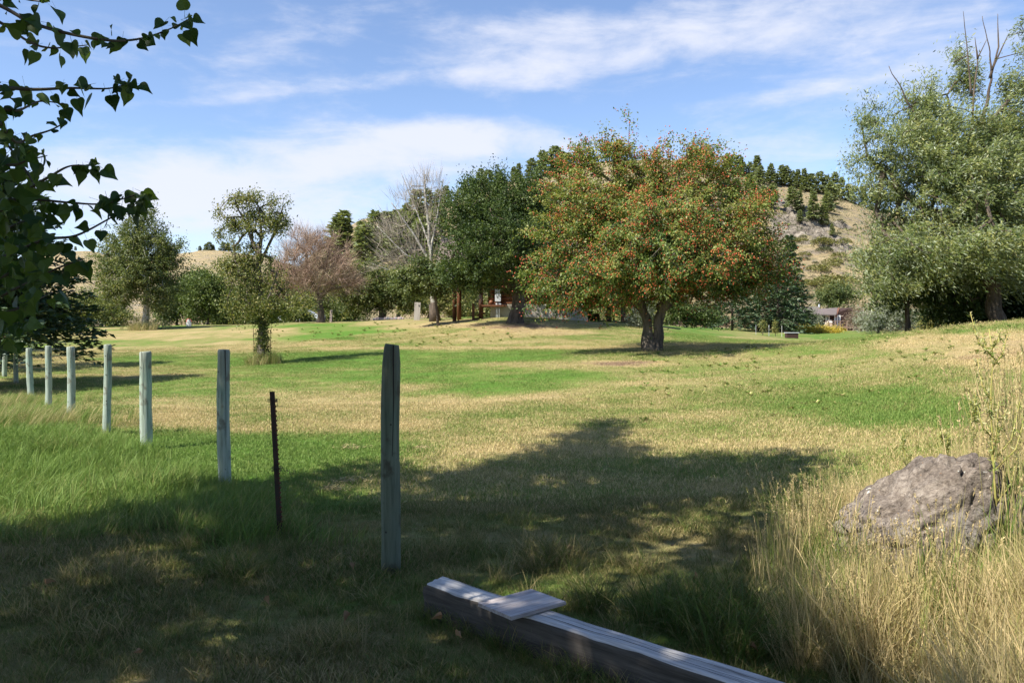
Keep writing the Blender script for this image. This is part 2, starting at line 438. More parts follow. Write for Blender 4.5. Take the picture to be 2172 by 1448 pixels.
def envelope(lobes, Y, n, surf=.42, depth=.9, gap=0.35, seed=0, gapscale=1.1):
    """n clump centres inside the union of ellipsoid lobes (photo px, carried to distance Y)"""
    L = []
    for lb in lobes:
        px, py, rx, ry = lb[:4]; dy = lb[4] if len(lb) > 4 else 0
        yy = Y + dy; c = P(px, py, yy); L.append((c.x, c.y, c.z, rx * yy / F, rx * yy / F * depth if rx < ry * 2.2 else rx * yy / F * depth * .7, ry * yy / F))
    L = np.array(L); w = (L[:, 3] * L[:, 4] + L[:, 3] * L[:, 5] + L[:, 4] * L[:, 5]); w /= w.sum()
    r = np.random.default_rng(seed + 5); out = []
    while len(out) < n:
        i = r.choice(len(L), p=w); v = r.normal(size=3); v /= np.linalg.norm(v); v *= r.random() ** surf
        p = L[i, :3] + v * L[i, 3:]
        q = ((p - L[:, :3]) / L[:, 3:]); dd = (q ** 2).sum(1)
        if dd.min() < .30 and r.random() < .45: continue           # thin out deep inside
        if mnoise.noise(Vector(p) * gapscale + Vector((seed, 0, 0))) < -gap: continue
        out.append(p)
    return np.array(out)

def grow(stems, targets, up=.25, seed=0, pull=.25):
    """connect target points to a skeleton. stems: list of polylines [(Vector, radius)...]. returns nodes, parent"""
    r = np.random.default_rng(seed); pos = []; par = []; fixed = []
    for st in stems:
        prev = -1
        if pos:
            d = np.linalg.norm(np.array(pos) - np.array(st[0][0]), axis=1); prev = int(d.argmin())
        for i in range(len(st)):
            p, rad = st[i]
            if i:
                q, rq = st[i - 1]; seg = (Vector(p) - Vector(q)).length; k = max(1, int(seg / .45))
                for j in range(1, k + 1):
                    pos.append(np.array(Vector(q).lerp(Vector(p), j / k))); par.append(prev if not (i == 0) else prev); fixed.append(rq + (rad - rq) * j / k); prev = len(pos) - 1
            else:
                pos.append(np.array(p)); par.append(prev); fixed.append(rad); prev = len(pos) - 1
    nstem = len(pos)
    top = np.array(stems[0][-1][0])
    zmin = top[2] - .6 * (top[2] - stems[0][0][0][2]) if len(stems) == 1 else min(np.array(s[-1][0])[2] for s in stems) - .5
    order = np.argsort(np.linalg.norm(targets - top, axis=1)); ends = []
    cap = nstem + len(targets) * 6
    A = np.zeros((cap, 3)); A[:nstem] = pos; plen = np.zeros(cap)
    # forbid the bare foot of the trunk
    base_pen = np.zeros(cap); base_pen[:nstem] = np.where(A[:nstem, 2] < zmin, 50, 0)
    n = nstem
    for t in order:
        T = targets[t]; D = np.linalg.norm(A[:n] - T, axis=1) + base_pen[:n] + pull * plen[:n]
        j = int(D.argmin()); p0 = A[j]; dist = np.linalg.norm(T - p0); k = int(np.clip(dist / .5, 1, 5)); prev = j
        side = r.normal(size=3) * .1 * dist
        for q in range(1, k + 1):
            s = q / k; pt = p0 + (T - p0) * s + side * math.sin(math.pi * s) + np.array([0, 0, up * dist * math.sin(math.pi * s) * .5])
            A[n] = pt; par.append(prev); plen[n] = plen[prev] + dist / k; prev = n; n += 1
            fixed.append(None)
        ends.append(prev)
    return A[:n], par, fixed, nstem, ends

def tree_mesh(A, par, fixed, nstem, ends, rtip=.012, rmax=.14, n=5, power=.5):
    cnt = np.zeros(len(A))
    for e in ends: cnt[e] += 1
    for i in range(len(A) - 1, -1, -1):
        if par[i] >= 0 and par[i] < i: cnt[par[i]] += cnt[i]
    rad = np.minimum(rtip * np.maximum(cnt, 1) ** power, rmax)
    for i in range(nstem): rad[i] = fixed[i]
    V = []; Fq = []; idx = [i for i in range(nstem, len(A)) if par[i] >= 0]
    idx = np.array(idx); pa = np.array([par[i] for i in idx])
    p1 = A[idx]; p0 = A[pa]; d = unit(p1 - p0); p0 = p0 - d * rad[idx][:, None] * .4
    ref = np.where(np.abs(d[:, 2:3]) < .9, np.array([[0, 0, 1.0]]), np.array([[1.0, 0, 0]]))
    a = unit(np.cross(d, ref)); b = np.cross(d, a)
    r1 = rad[idx][:, None]; r0 = np.minimum(rad[pa], rad[idx] * 1.35)[:, None]
    ring = []
    for pp, rr in ((p0, r0), (p1, r1)):
        for k in range(n):
            t = 2 * math.pi * k / n; ring.append(pp + (a * math.cos(t) + b * math.sin(t)) * rr)
    V = np.stack(ring, axis=1)            # [m, 2n, 3]
    m = len(idx); base = (np.arange(m) * 2 * n)[:, None]
    Fs = []
    for k in range(n):
        k2 = (k + 1) % n; Fs.append(np.concatenate([base + k, base + k2, base + n + k2, base + n + k], axis=1))
    return V.reshape(-1, 3), np.concatenate(Fs, 0), rad

def add_trunk(stems, parent, m, name='trunk', n=14, flare=1.3, lump=.12):
    for st in stems:
        mb = MB(); pts = []; rs = []
        for i in range(len(st) - 1):
            p, r0 = st[i]; q, r1 = st[i + 1]; k = max(2, int((Vector(q) - Vector(p)).length / .18))
            for j in range(k):
                s = j / k; pts.append(Vector(p).lerp(Vector(q), s)); rs.append(r0 + (r1 - r0) * s)
        pts.append(Vector(st[-1][0])); rs.append(st[-1][1])
        for i, p in enumerate(pts):
            s = i / len(pts)
            w = Vector((mnoise.noise(p * 1.7), mnoise.noise(p * 1.7 + Vector((9, 1, 3))), 0)) * rs[0] * .35 * min(1, i / 3)
            pts[i] = p + w
        if flare > 1:
            z0 = pts[0].z
            rs = [r * (1 + (flare - 1) * math.exp(-(p.z - z0 - .1) / .25)) if p.z > z0 + .1 else r * flare for r, p in zip(rs, pts)]
        mb.tube(pts, rs, n)
        me = mb.mesh(name, True)
        for v in me.vertices:
            c = min(pts, key=lambda q: abs(q.z - v.co.z) + .3 * (q - v.co).length); d = v.co - c; d.z = 0
            f = 1 + lump * mnoise.noise(Vector((v.co.x * 5, v.co.y * 5, v.co.z * 1.3))) * 2
            v.co = c + d * f + Vector((0, 0, v.co.z - c.z))
        link(name, me, parent, m)

def tree(name, label, cat, base, Y, lobes, ncl, per, cr, Lf, Wf, lm, bm, stems=None, tr=.15, seed=1, up=.25, droop=.3, surf=.42, gap=.35,
         tint=(.5, .25), wind=None, rtip=.012, rmax=.14, group=None, fruit=None, depth=.9, flat=.6, trunkname='trunk', crownname='crown', tfun=None, gapscale=1.1, zmin=.25, extra=None, sink=.12, trunkflare=1.3):
    r = np.random.default_rng(seed)
    bx, by = G(base, Y).xy if not hasattr(base, '__len__') else base
    gz = Z(bx, by); loc = Vector((bx, by, gz - sink))
    t = thing(name, label, cat, loc, group)
    C = envelope(lobes, Y, ncl, surf, depth, gap, seed, gapscale)
    gzc = zt(C[:, 0], C[:, 1]); C[:, 2] = np.maximum(C[:, 2], gzc + zmin)
    if stems is None:
        cz = C[:, 2]; lo = np.percentile(cz, 12); top = np.array([np.median(C[:, 0]), np.median(C[:, 1]), np.percentile(cz, 62)])
        mid = Vector((bx, by, gz)).lerp(Vector((top[0], top[1], lo)), .5)
        stems = [[(loc, tr), (Vector((bx + (top[0] - bx) * .25, by + (top[1] - by) * .25, max(lo, gz + .5))), tr * .85), (Vector(top), tr * .4)]]
    A, par, fx, ns, ends = grow(stems, C, up, seed)
    V, Fq, rad = tree_mesh(A, par, fx, ns, ends, rtip, rmax)
    add_trunk(stems, t, bm, trunkname, flare=trunkflare)
    link('branches', np_mesh('branches', V, Fq, True), t, bm)
    ctr = C.mean(0)
    # leaves: gaussian sprays about each clump, elongated along a twig direction
    nl = ncl * per; ci = np.repeat(np.arange(ncl), per)
    out = unit(C - ctr + r.normal(size=C.shape) * .6); tw = unit(out + np.array([0, 0, up * 1.5 - droop]) + r.normal(size=C.shape) * .35)
    crs = cr * (0.6 + .8 * r.random(ncl))
    s = r.normal(size=(nl, 1)) * .9; off = r.normal(size=(nl, 3)) * .38; off[:, 2] *= flat
    pos = C[ci] + (tw[ci] * s + off) * crs[ci][:, None]
    pos[:, 2] -= droop * .25 * (s[:, 0] ** 2) * crs[ci]
    gzp = zt(pos[:, 0], pos[:, 1]); keep = pos[:, 2] > gzp + .05
    pos = pos[keep]; ci = ci[keep]; nl = len(pos)
    d = unit(tw[ci] * .8 + r.normal(size=(nl, 3)) * .8 + np.array([0, 0, -droop]))
    if wind is not None: d = unit(d * .7 + np.array(wind))
    nr = unit(r.normal(size=(nl, 3)) * .8 + np.array([0, 0, .7]) + out[ci] * .35)
    L = Lf * (.6 + .8 * r.random(nl)); W = L * (Wf / Lf)
    ct = r.normal(size=ncl) * tint[1] * .7
    ti = tint[0] + ct[ci] + r.normal(size=nl) * tint[1] * .8
    if tfun is not None: ti = tfun(pos, ti, r)
    link(crownname, leaf_mesh(crownname, pos, d, nr, L, W, ti), t, lm)
    if fruit:
        nf, fr, fm = fruit; wc = r.random(ncl) ** 3 + .04; wl = wc[ci]; k = r.choice(nl, nf, p=wl / wl.sum()); fp = pos[k] + r.normal(size=(nf, 3)) * .03 + out[ci[k]] * .10
        o8 = np.array([[1, 0, 0], [-1, 0, 0], [0, 1, 0], [0, -1, 0], [0, 0, 1], [0, 0, -1]]) * fr
        VV = (fp[:, None, :] + o8[None] * (.7 + .6 * r.random((nf, 1, 1)))).reshape(-1, 3)
        f8 = np.array([[0, 2, 4], [2, 1, 4], [1, 3, 4], [3, 0, 4], [2, 0, 5], [1, 2, 5], [3, 1, 5], [0, 3, 5]])
        FF = (np.arange(nf)[:, None, None] * 6 + f8[None]).reshape(-1, 3)
        tag(link('fruit', np_mesh('fruit', VV, FF, True, face_attr={'tint': np.repeat(r.random(nf), 8)}), t, fm), kind='stuff')
    if extra is not None: extra(t, r, A, ends)
    return t

def twigs(parent, C, ctr, per, L, W, m, name, seed, up=.3, spread=.8, kind=None):
    """fans of bare twigs, each a thin tapering sliver"""
    r = np.random.default_rng(seed); n = len(C) * per; ci = np.repeat(np.arange(len(C)), per)
    out = unit(C - ctr + r.normal(size=C.shape) * .3)
    pos = C[ci] + r.normal(size=(n, 3)) * .12
    d = unit(out[ci] + np.array([0, 0, up]) + r.normal(size=(n, 3)) * spread)
    V1, F1 = leaf_arrays(pos, d, r.normal(size=(n, 3)), L * (.4 + .9 * r.random(n)), W * (.7 + .6 * r.random(n)), 0)
    o = link(name, np_mesh(name, V1, F1), parent, m)
    return o

# ---------------------------------------------------------------- ground sheet
M_ground = ground_mat()
def build_ground():
    th = np.concatenate([np.radians(np.arange(-40, 40.01, .27)), np.radians(np.arange(43, 319.9, 4.0))])
    rr = np.concatenate([[.004, .7], np.exp(np.linspace(math.log(1.2), math.log(150), 430)), np.exp(np.linspace(math.log(160), math.log(3500), 24))])
    T, R = np.meshgrid(th, rr, indexing='ij'); X = R * np.sin(T); Yv = R * np.cos(T); z = zt(X.ravel(), Yv.ravel())
    V = np.stack([X.ravel(), Yv.ravel(), z], 1); nt, nr = len(th), len(rr)
    i = np.arange(nt); i2 = (i + 1) % nt; j = np.arange(nr - 1)
    a = (i[:, None] * nr + j).ravel(); b = (i2[:, None] * nr + j).ravel()
    Fq = np.stack([a, a + 1, b + 1, b], 1)[:, ::-1]
    V = np.concatenate([V, [[0, 0, Z(0.01, 0.2)]]])
    me = np_mesh('ground', V, Fq, True)
    # close the small hole under the camera
    pt_attr(me, 'green', greenness(V[:, 0], V[:, 1]))
    o = link('ground', me, None, M_ground); o['kind'] = 'structure'
    return o
build_ground()

# ---------------------------------------------------------------- hills
RID = [(300, 660), (480, 640), (560, 610), (640, 560), (700, 508), (765, 466), (830, 452), (900, 440), (960, 428), (1050, 395), (1150, 368), (1250, 345), (1400, 332), (1500, 345),
       (1600, 372), (1650, 388), (1700, 398), (1760, 412), (1800, 425), (1900, 455), (2050, 500), (2300, 540), (2800, 600)]
_rx = [a for a, _ in RID]; _ry = [b for _, b in RID]
def HZ(x, y):
    x = np.atleast_1d(np.asarray(x, float)); y = np.atleast_1d(np.asarray(y, float))
    px = CX + F * x / np.maximum(y, 1); Yr = 345 + 0 * x
    zr = (HY - np.interp(px, _rx, _ry)) * Yr / F + EYE
    t = (y - 138) / (Yr - 138)
    s = np.where(t < 1, np.clip(t, 0, 1) ** 1.12, 1 - (t - 1) * .5)
    s = s + .05 * np.sin(np.clip(t, 0, 1) * math.pi * 3 + px * .012) * np.clip(t, 0, 1) * (1 - np.clip(t, 0, 1)) * 3
    n = (fbm(x * .02, y * .02, 61, 5) - .5) * 11 * np.clip(t, 0, 1) * np.clip(1.12 - t, 0.12, 1)
    n = n + (fbm(x * .09, y * .09, 63, 3) - .5) * 1.6 * np.clip(t * 4, 0, 1)
    # crags: terraced steps
    rk = crag(x, y)
    led = fbm(x * .07, y * .10, 71, 4) * 7; n = n + rk * (2.6 * (np.floor(led) + smooth(.55, 1, led - np.floor(led)) - led) + 4.0 * (np.abs(fbm(x * .16, y * .2, 73, 4) - .5) * 3 - .3))
    return np.where(t < 0, -3 + t * 20, 1.2 + (zr - 1.2) * s + n)
def crag(x, y):
    px = CX + F * x / np.maximum(y, 1); t = (y - 138) / 207
    c = np.zeros_like(px)
    for (a, b, ra, rb, s) in ((1700, .62, 95, .10, 1), (1770, .50, 60, .10, .8), (1640, .78, 80, .07, .5), (1300, .7, 160, .15, .5), (1790, .66, 60, .08, .6), (880, .8, 100, .1, .3)):
        c = np.maximum(c, s * np.exp(-(((px - a) / ra) ** 2 + ((t - b) / rb) ** 2)))
    return smooth(.25, .7, c + (fbm(x * .06, y * .06, 81, 3) - .5) * .9)
def build_hill():
    xs = np.linspace(-190, 420, 560); ys = np.linspace(132, 430, 300)
    X, Y_ = np.meshgrid(xs, ys, indexing='ij'); z = HZ(X.ravel(), Y_.ravel())
    V = np.stack([X.ravel(), Y_.ravel(), z], 1); nx, ny = len(xs), len(ys)
    a = (np.arange(nx - 1)[:, None] * ny + np.arange(ny - 1)).ravel()
    me = np_mesh('hill', V, np.stack([a, a + ny, a + ny + 1, a + 1], 1), True)
    pt_attr(me, 'rock', crag(X.ravel(), Y_.ravel()))
    m = bpy.data.materials.new('dry_hill'); m.use_nodes = True; t = m.node_tree; t.nodes.clear(); n = NT(t)
    g = n.n('ShaderNodeNewGeometry'); pos = g.outputs['Position']
    n1 = n.n('ShaderNodeTexNoise', i_Scale=.05, i_Detail=8.0, i_Roughness=.62, i_Vector=pos)
    n2 = n.n('ShaderNodeTexNoise', i_Scale=.55, i_Detail=8.0, i_Roughness=.7, i_Vector=pos)
    n3 = n.n('ShaderNodeTexNoise', i_Scale=.16, i_Detail=6.0, i_Roughness=.7, i_Vector=pos)
    c = n.ramp(n1.outputs[0], [(.3, (.30, .22, .12)), (.5, (.36, .285, .165)), (.65, (.25, .215, .12))])
    c = n.mix(n.m('MULTIPLY', n.maprange(n2.outputs[0], .48, .62), .7), c, (.14, .135, .075))
    c = n.mix(n.m('MULTIPLY', n.maprange(n3.outputs[0], .50, .62), .7), c, (.21, .18, .155))
    rk = n.n('ShaderNodeAttribute', attribute_name='rock').outputs['Fac']
    rc = n.ramp(n2.outputs[0], [(.36, (.07, .06, .048)), (.5, (.23, .20, .16)), (.64, (.38, .335, .27))])
    c = n.mix(n.maprange(n.m('ADD', rk, n.m('MULTIPLY', n.m('SUBTRACT', n3.outputs[0], .5), .8)), .3, .6), c, rc)
    bs = n.n('ShaderNodeBsdfPrincipled', i_Roughness=1.0); bs.inputs['Specular IOR Level'].default_value = .05
    n.put(bs.inputs['Base Color'], c)
    bp = n.n('ShaderNodeBump', i_Strength=1.0, i_Distance=1.6); n.put(bp.inputs['Height'], n2.outputs[0]); n.put(bs.inputs['Normal'], bp.outputs[0])
    out = n.n('ShaderNodeOutputMaterial'); n.put(out.inputs[0], bs.outputs[0])
    o = link('hill', me, None, m); o['kind'] = 'structure'
    # farther ridge on the left
    FR = [(-900, 600), (-300, 560), (0, 548), (60, 545), (120, 528), (200, 531), (260, 545), (340, 548), (380, 536), (430, 530), (500, 533), (560, 545), (640, 565), (760, 590), (900, 620), (1300, 660)]
    xs = np.linspace(-1400, 200, 260); ys = np.linspace(420, 1100, 110)
    X, Y_ = np.meshgrid(xs, ys, indexing='ij'); x = X.ravel(); y = Y_.ravel(); px = CX + F * x / y
    zr = (HY - np.interp(px, [a for a, _ in FR], [b for _, b in FR])) * 860 / F + EYE; tt = (y - 430) / 430
    s = np.where(tt < 1, np.clip(tt, 0, 1) ** 1.1, 1 - (tt - 1) * .6)
    z = np.where(tt < 0, -4, 2 + (zr - 2) * s + (fbm(x * .012, y * .012, 91, 5) - .5) * 40 * np.clip(tt, 0, 1) * np.clip(1.06 - tt, .06, 1) + (fbm(x * .05, y * .05, 93, 3) - .5) * 4 * np.clip(tt, 0, 1))
    nx, ny = len(xs), len(ys); a = (np.arange(nx - 1)[:, None] * ny + np.arange(ny - 1)).ravel()
    me = np_mesh('hill', np.stack([x, y, z], 1), np.stack([a, a + ny, a + ny + 1, a + 1], 1), True); pt_attr(me, 'rock', crag(x, y) * 0 + fbm(x * .02, y * .02, 95, 3) * .55)
    o = link('far_hill', me, None, m); o['kind'] = 'structure'
build_hill()
def hill_at(px, py):
    Ys = np.linspace(150, 344, 300); xs = (px - CX) * Ys / F; z = HZ(xs, Ys)
    pr = HY - (z - EYE) * F / Ys; k = np.argmax(pr <= py) if (pr <= py).any() else len(Ys) - 3
    return Vector((xs[k], Ys[k], z[k]))

# ---------------------------------------------------------------- foliage materials
L_crab = leaf_mat('crab_apple_leaf', (.04, .075, .02), (.14, .20, .045), (.28, .28, .08), .3, .5, .3)
L_dark = leaf_mat('dark_green_leaf', (.032, .055, .018), (.07, .108, .032), (.14, .18, .055), .28, .5, .25)
L_cotton = leaf_mat('cottonwood_leaf', (.06, .09, .032), (.14, .17, .062), (.27, .27, .11), .32, .5, .25)
L_autumn = leaf_mat('turning_leaf', (.06, .09, .028), (.16, .185, .062), (.34, .30, .11), .32, .5, .25)
L_willow = leaf_mat('willow_leaf', (.045, .08, .02), (.145, .185, .052), (.31, .30, .10), .3, .45, .3, under=(.33, .375, .25))
L_spruce = leaf_mat('spruce_needle', (.025, .055, .025), (.06, .10, .047), (.13, .165, .085), .14, .5)
L_pine = leaf_mat('pine_needle', (.11, .15, .07), (.21, .25, .12), (.32, .34, .16), .2, .6)
L_sage = leaf_mat('silvery_leaf', (.17, .19, .13), (.29, .32, .24), (.42, .44, .35), .25, .5)
L_yellow = leaf_mat('yellow_shrub_leaf', (.22, .21, .04), (.46, .36, .05), (.62, .48, .09), .4, .5)
L_near = leaf_mat('near_cottonwood_leaf', (.02, .05, .012), (.045, .09, .02), (.09, .14, .03), .36, .5, .3)
M_berry = leaf_mat('red_crab_apple', (.36, .05, .025), (.48, .10, .04), (.54, .20, .07), 0, .35, .5)

# ---------------------------------------------------------------- conifers
def conifer_arrays(H, R, nwh, perw, spr, L, W, seed, droop=.25, bare=.08, shape=1.0, irregular=.2, cyl=0.0):
    """needle sprays on whorled boughs; local coords, foot at the origin"""
    r = np.random.default_rng(seed); pos = []; dr = []; br = []
    for w in range(nwh):
        f = (w + r.random() * .6) / nwh; z = H * (bare + (1 - bare) * f)
        rad = R * ((1 - f) ** shape * (1 - cyl) + cyl * min(1, (1 - f) * 4)) + .04 * R
        for k in range(perw):
            a = r.random() * 2 * math.pi; ln = rad * (1 - irregular + 2 * irregular * r.random())
            dz = (-droop + .55 * f + (r.random() - .5) * .25); tip = np.array([math.cos(a), math.sin(a), dz]) * ln
            p0 = np.array([0, 0, z]); br.append((p0, p0 + tip))
            m = max(3, int(spr * (ln / R) + 2)); s = .18 + .85 * r.random(m) ** .75
            pp = p0 + tip * s[:, None] + r.normal(size=(m, 3)) * (.07 * R * (1.15 - s))[:, None]
            pp[:, 2] -= .12 * ln * s ** 2 * 0
            side = np.array([-math.sin(a), math.cos(a), 0]) * (r.choice([-1, 1], m) * .8)[:, None]
            pos.append(pp); dr.append(unit(tip / max(ln, .01) + side + np.array([0, 0, .15]) + r.normal(size=(m, 3)) * .35))
    pos = np.concatenate(pos); dr = np.concatenate(dr); n = len(pos)
    nr = unit(np.array([0, 0, 1.0]) + r.normal(size=(n, 3)) * .55)
    l = L * (.65 + .7 * r.random(n)); ti = .5 + r.normal(size=n) * .25
    V, Fc = leaf_arrays(pos, dr, nr, l, l * W / L)
    return V, Fc, ti, br
def spruce_tree(name, label, cat, px, Y, H, R, seed, nwh=34, perw=9, spr=26, L=.34, W=.13, lm=None, bark=None, dx=0, **kw):
    b = G(px, Y); t = thing(name, label, cat, (b.x, b.y, b.z - .1), kw.pop('group', None))
    V, Fc, ti, br = conifer_arrays(H, R, nwh, perw, spr, L, W, seed, **kw)
    link('crown', np_mesh('crown', V, Fc, face_attr={'tint': np.clip(ti, 0, 1)}), t, lm or L_spruce, sub=False)
    mb = MB(); mb.tube([(0, 0, 0), (0, 0, H * .5), (0, 0, H * .98)], [H * .024, H * .014, .01], 8); me = mb.mesh('trunk', True)
    link('trunk', me, t, bark or M_barkdk, sub=False)
    mb = MB()
    for i, (p, q) in enumerate(br):
        if i % 3 == 0: mb.tube([p, q], [.03, .008], 3, cap=False)
    link('boughs', mb.mesh('boughs'), t, bark or M_barkdk, sub=False)
    return t

# small pines: one mesh each, a few shapes shared
PINES = []
for k in range(7):
    sh = [(.16, .55, .35), (.20, .8, .2), (.24, .6, .4), (.18, 1.0, .1), (.27, .7, .35), (.15, .8, .3), (.22, .5, .5)][k]
    V, Fc, ti, br = conifer_arrays(1.0, sh[0] * .78, 22, 7, 9, .082, .05, 100 + k, droop=.1, bare=.10 + .04 * (k % 3), shape=sh[1], irregular=.35, cyl=sh[2])
    nb = len(V); mb = MB(); mb.tube([(0, 0, -.05), (0, 0, .9)], [.018, .005], 5, cap=False)
    V2 = np.array(mb.v); F2 = np.array(mb.f) + nb
    me = np_mesh('pine', np.concatenate([V, V2]), np.concatenate([Fc, F2]), face_attr={'tint': np.clip(np.concatenate([ti, np.zeros(len(F2))]), 0, 1)},
                 mat_idx=np.concatenate([np.zeros(len(Fc)), np.ones(len(F2))]))
    me.materials.append(L_pine); me.materials.append(M_barkdk); PINES.append(me)
def pine(px, py, hpx, label, group, name='pine_tree', wide=1.0, k=None, Y=None):
    p = hill_at(px, py) if Y is None else Vector(((px - CX) * Y / F, Y, EYE + (HY - py) * Y / F))
    h = hpx * p.y / F; me = PINES[random.randrange(7) if k is None else k]
    o = bpy.data.objects.new(name, me); COL.objects.link(o); o.location = p - Vector((0, 0, .3)); o.scale = (h * wide, h * wide, h); o.rotation_euler = (0, 0, random.random() * 6.28)
    return tag(o, label, 'pine tree', group)
for (px, py, h) in [(1470, 350, 40), (1488, 352, 44), (1506, 352, 36), (1540, 362, 42), (1556, 366, 46), (1566, 370, 40), (1578, 372, 34), (1592, 376, 38), (1606, 384, 56), (1612, 392, 48), (1636, 388, 42),
                    (1659, 391, 46), (1669, 392, 44), (1682, 396, 36), (1692, 398, 42), (1705, 402, 50), (1716, 404, 36), (1722, 406, 40), (1741, 408, 44), (1755, 410, 42), (1769, 414, 50), (1786, 420, 44), (1798, 424, 36), (1812, 430, 40),
                    (1830, 436, 40), (1850, 444, 42), (1646, 390, 30), (1628, 386, 28), (1700, 400, 30)]:
    pine(px + random.uniform(-2, 2), py + 3, h * random.uniform(.9, 1.12), 'CREST', 'pines along the hill crest', wide=1.2)
for (px, py, h) in [(1560, 430, 48), (1600, 432, 44), (1620, 440, 46), (1637, 440, 46), (1680, 448, 50), (1695, 452, 46), (1725, 474, 62), (1748, 478, 46), (1762, 438, 52), (1755, 452, 44), (1700, 408, 18), (1722, 420, 20),
                    (1697, 480, 24), (1610, 455, 40), (1580, 470, 44), (1765, 500, 26), (1590, 410, 40), (1640, 425, 36), (1530, 420, 44), (1500, 440, 40), (1540, 400, 40)]:
    pine(px, py, h, 'SLOPE', 'pines on the open hillside', wide=1.3)
for (px, py, h) in [(988, 418, 40), (1004, 412, 36), (1020, 405, 52), (1036, 402, 44), (1090, 385, 34), (1100, 384, 40), (1128, 376, 42), (1150, 372, 56), (1163, 370, 50), (1178, 368, 60), (1192, 368, 48), (1206, 366, 44), (1225, 360, 46),
                    (1060, 400, 38), (930, 440, 40), (946, 438, 46), (908, 444, 46), (1312, 340, 46), (1240, 356, 30), (975, 425, 30)]:
    pine(px, py + 2, h, 'RIDGE', 'pines on the ridge behind the garden trees', wide=1.35)
for i, (px, py, h, w) in enumerate([(728, 556, 108, 1.25), (716, 560, 90, 1.2), (796, 540, 92, 1.1), (776, 580, 104, 1.3), (766, 545, 76, 1.1), (822, 520, 72, 1.3), (845, 515, 66, 1.3), (838, 500, 56, 1.2), (862, 505, 70, 1.2), (884, 500, 98, 1.2), (870, 540, 90, 1.5),
                                   (900, 545, 84, 1.4), (845, 560, 80, 1.5), (815, 555, 60, 1.4), (862, 470, 40, 1.1), (925, 520, 80, 1.3)]):
    pine(px, py, h, 'TALL', 'tall pines on the lower hillside', wide=w * 1.2)
for i, (px, h) in enumerate([(424, 12), (436, 16), (444, 20), (452, 14), (474, 20), (484, 18), (496, 16), (506, 13), (150, 12), (160, 9), (137, 8)]):
    pine(px, 533 if px > 300 else 531, h, 'TINY', 'tiny pines on the far ridge', wide=1.9, Y=858)

# scattered low shrubs on the hill
SHR = []
for k in range(4):
    r = np.random.default_rng(200 + k); n = 420; v = unit(r.normal(size=(n, 3))) * (r.random((n, 1)) ** .3); v[:, 2] = np.abs(v[:, 2]) * .8; v[:, :2] *= 1 + .3 * r.random((n, 1))
    SHR.append(leaf_mesh('hill_shrub', v, unit(v + r.normal(size=(n, 3)) * .5), r.normal(size=(n, 3)), .22, .12, .45 + r.normal(size=n) * .3))
L_shr = [leaf_mat('olive_shrub', (.10, .11, .03), (.17, .17, .05), (.28, .25, .08), .2), leaf_mat('dark_shrub', (.05, .065, .03), (.09, .10, .045), (.15, .14, .07), .2)]
def shrub_copy(me, m, p, s, label, group):
    me2 = SHR_M.setdefault((me.name, m.name), None)
    if me2 is None: me2 = me.copy(); me2.materials.append(m); SHR_M[(me.name, m.name)] = me2
    o = bpy.data.objects.new('hill_shrub', me2); COL.objects.link(o); o.location = p; o.scale = (s, s, s * .75); o.rotation_euler = (0, 0, random.random() * 6)
    return tag(o, label, 'shrub', group)
SHR_M = {}
random.seed(12)
for i in range(46):
    px = random.choice([random.uniform(1700, 1800), random.uniform(1560, 1800), random.uniform(1000, 1700)]); py = random.uniform(470, 640)
    p = hill_at(px, py); shrub_copy(SHR[i % 4], L_shr[i % 3 == 0], p, random.uniform(.8, 2.2), 'low olive shrub scattered on the dry slope of the hill', 'shrubs on the hillside')
for (px, py, s) in [(1748, 520, 3.0), (1742, 516, 2.4), (1760, 600, 3.4), (1770, 612, 3.2), (1745, 608, 3), (1735, 575, 2.6), (1765, 560, 2.4), (1790, 600, 3), (1780, 545, 2.0)]:
    p = hill_at(px, py); shrub_copy(SHR[random.randrange(4)], L_shr[0], p, s, 'low olive shrub scattered on the dry slope of the hill', 'shrubs on the hillside')

exec_after = []
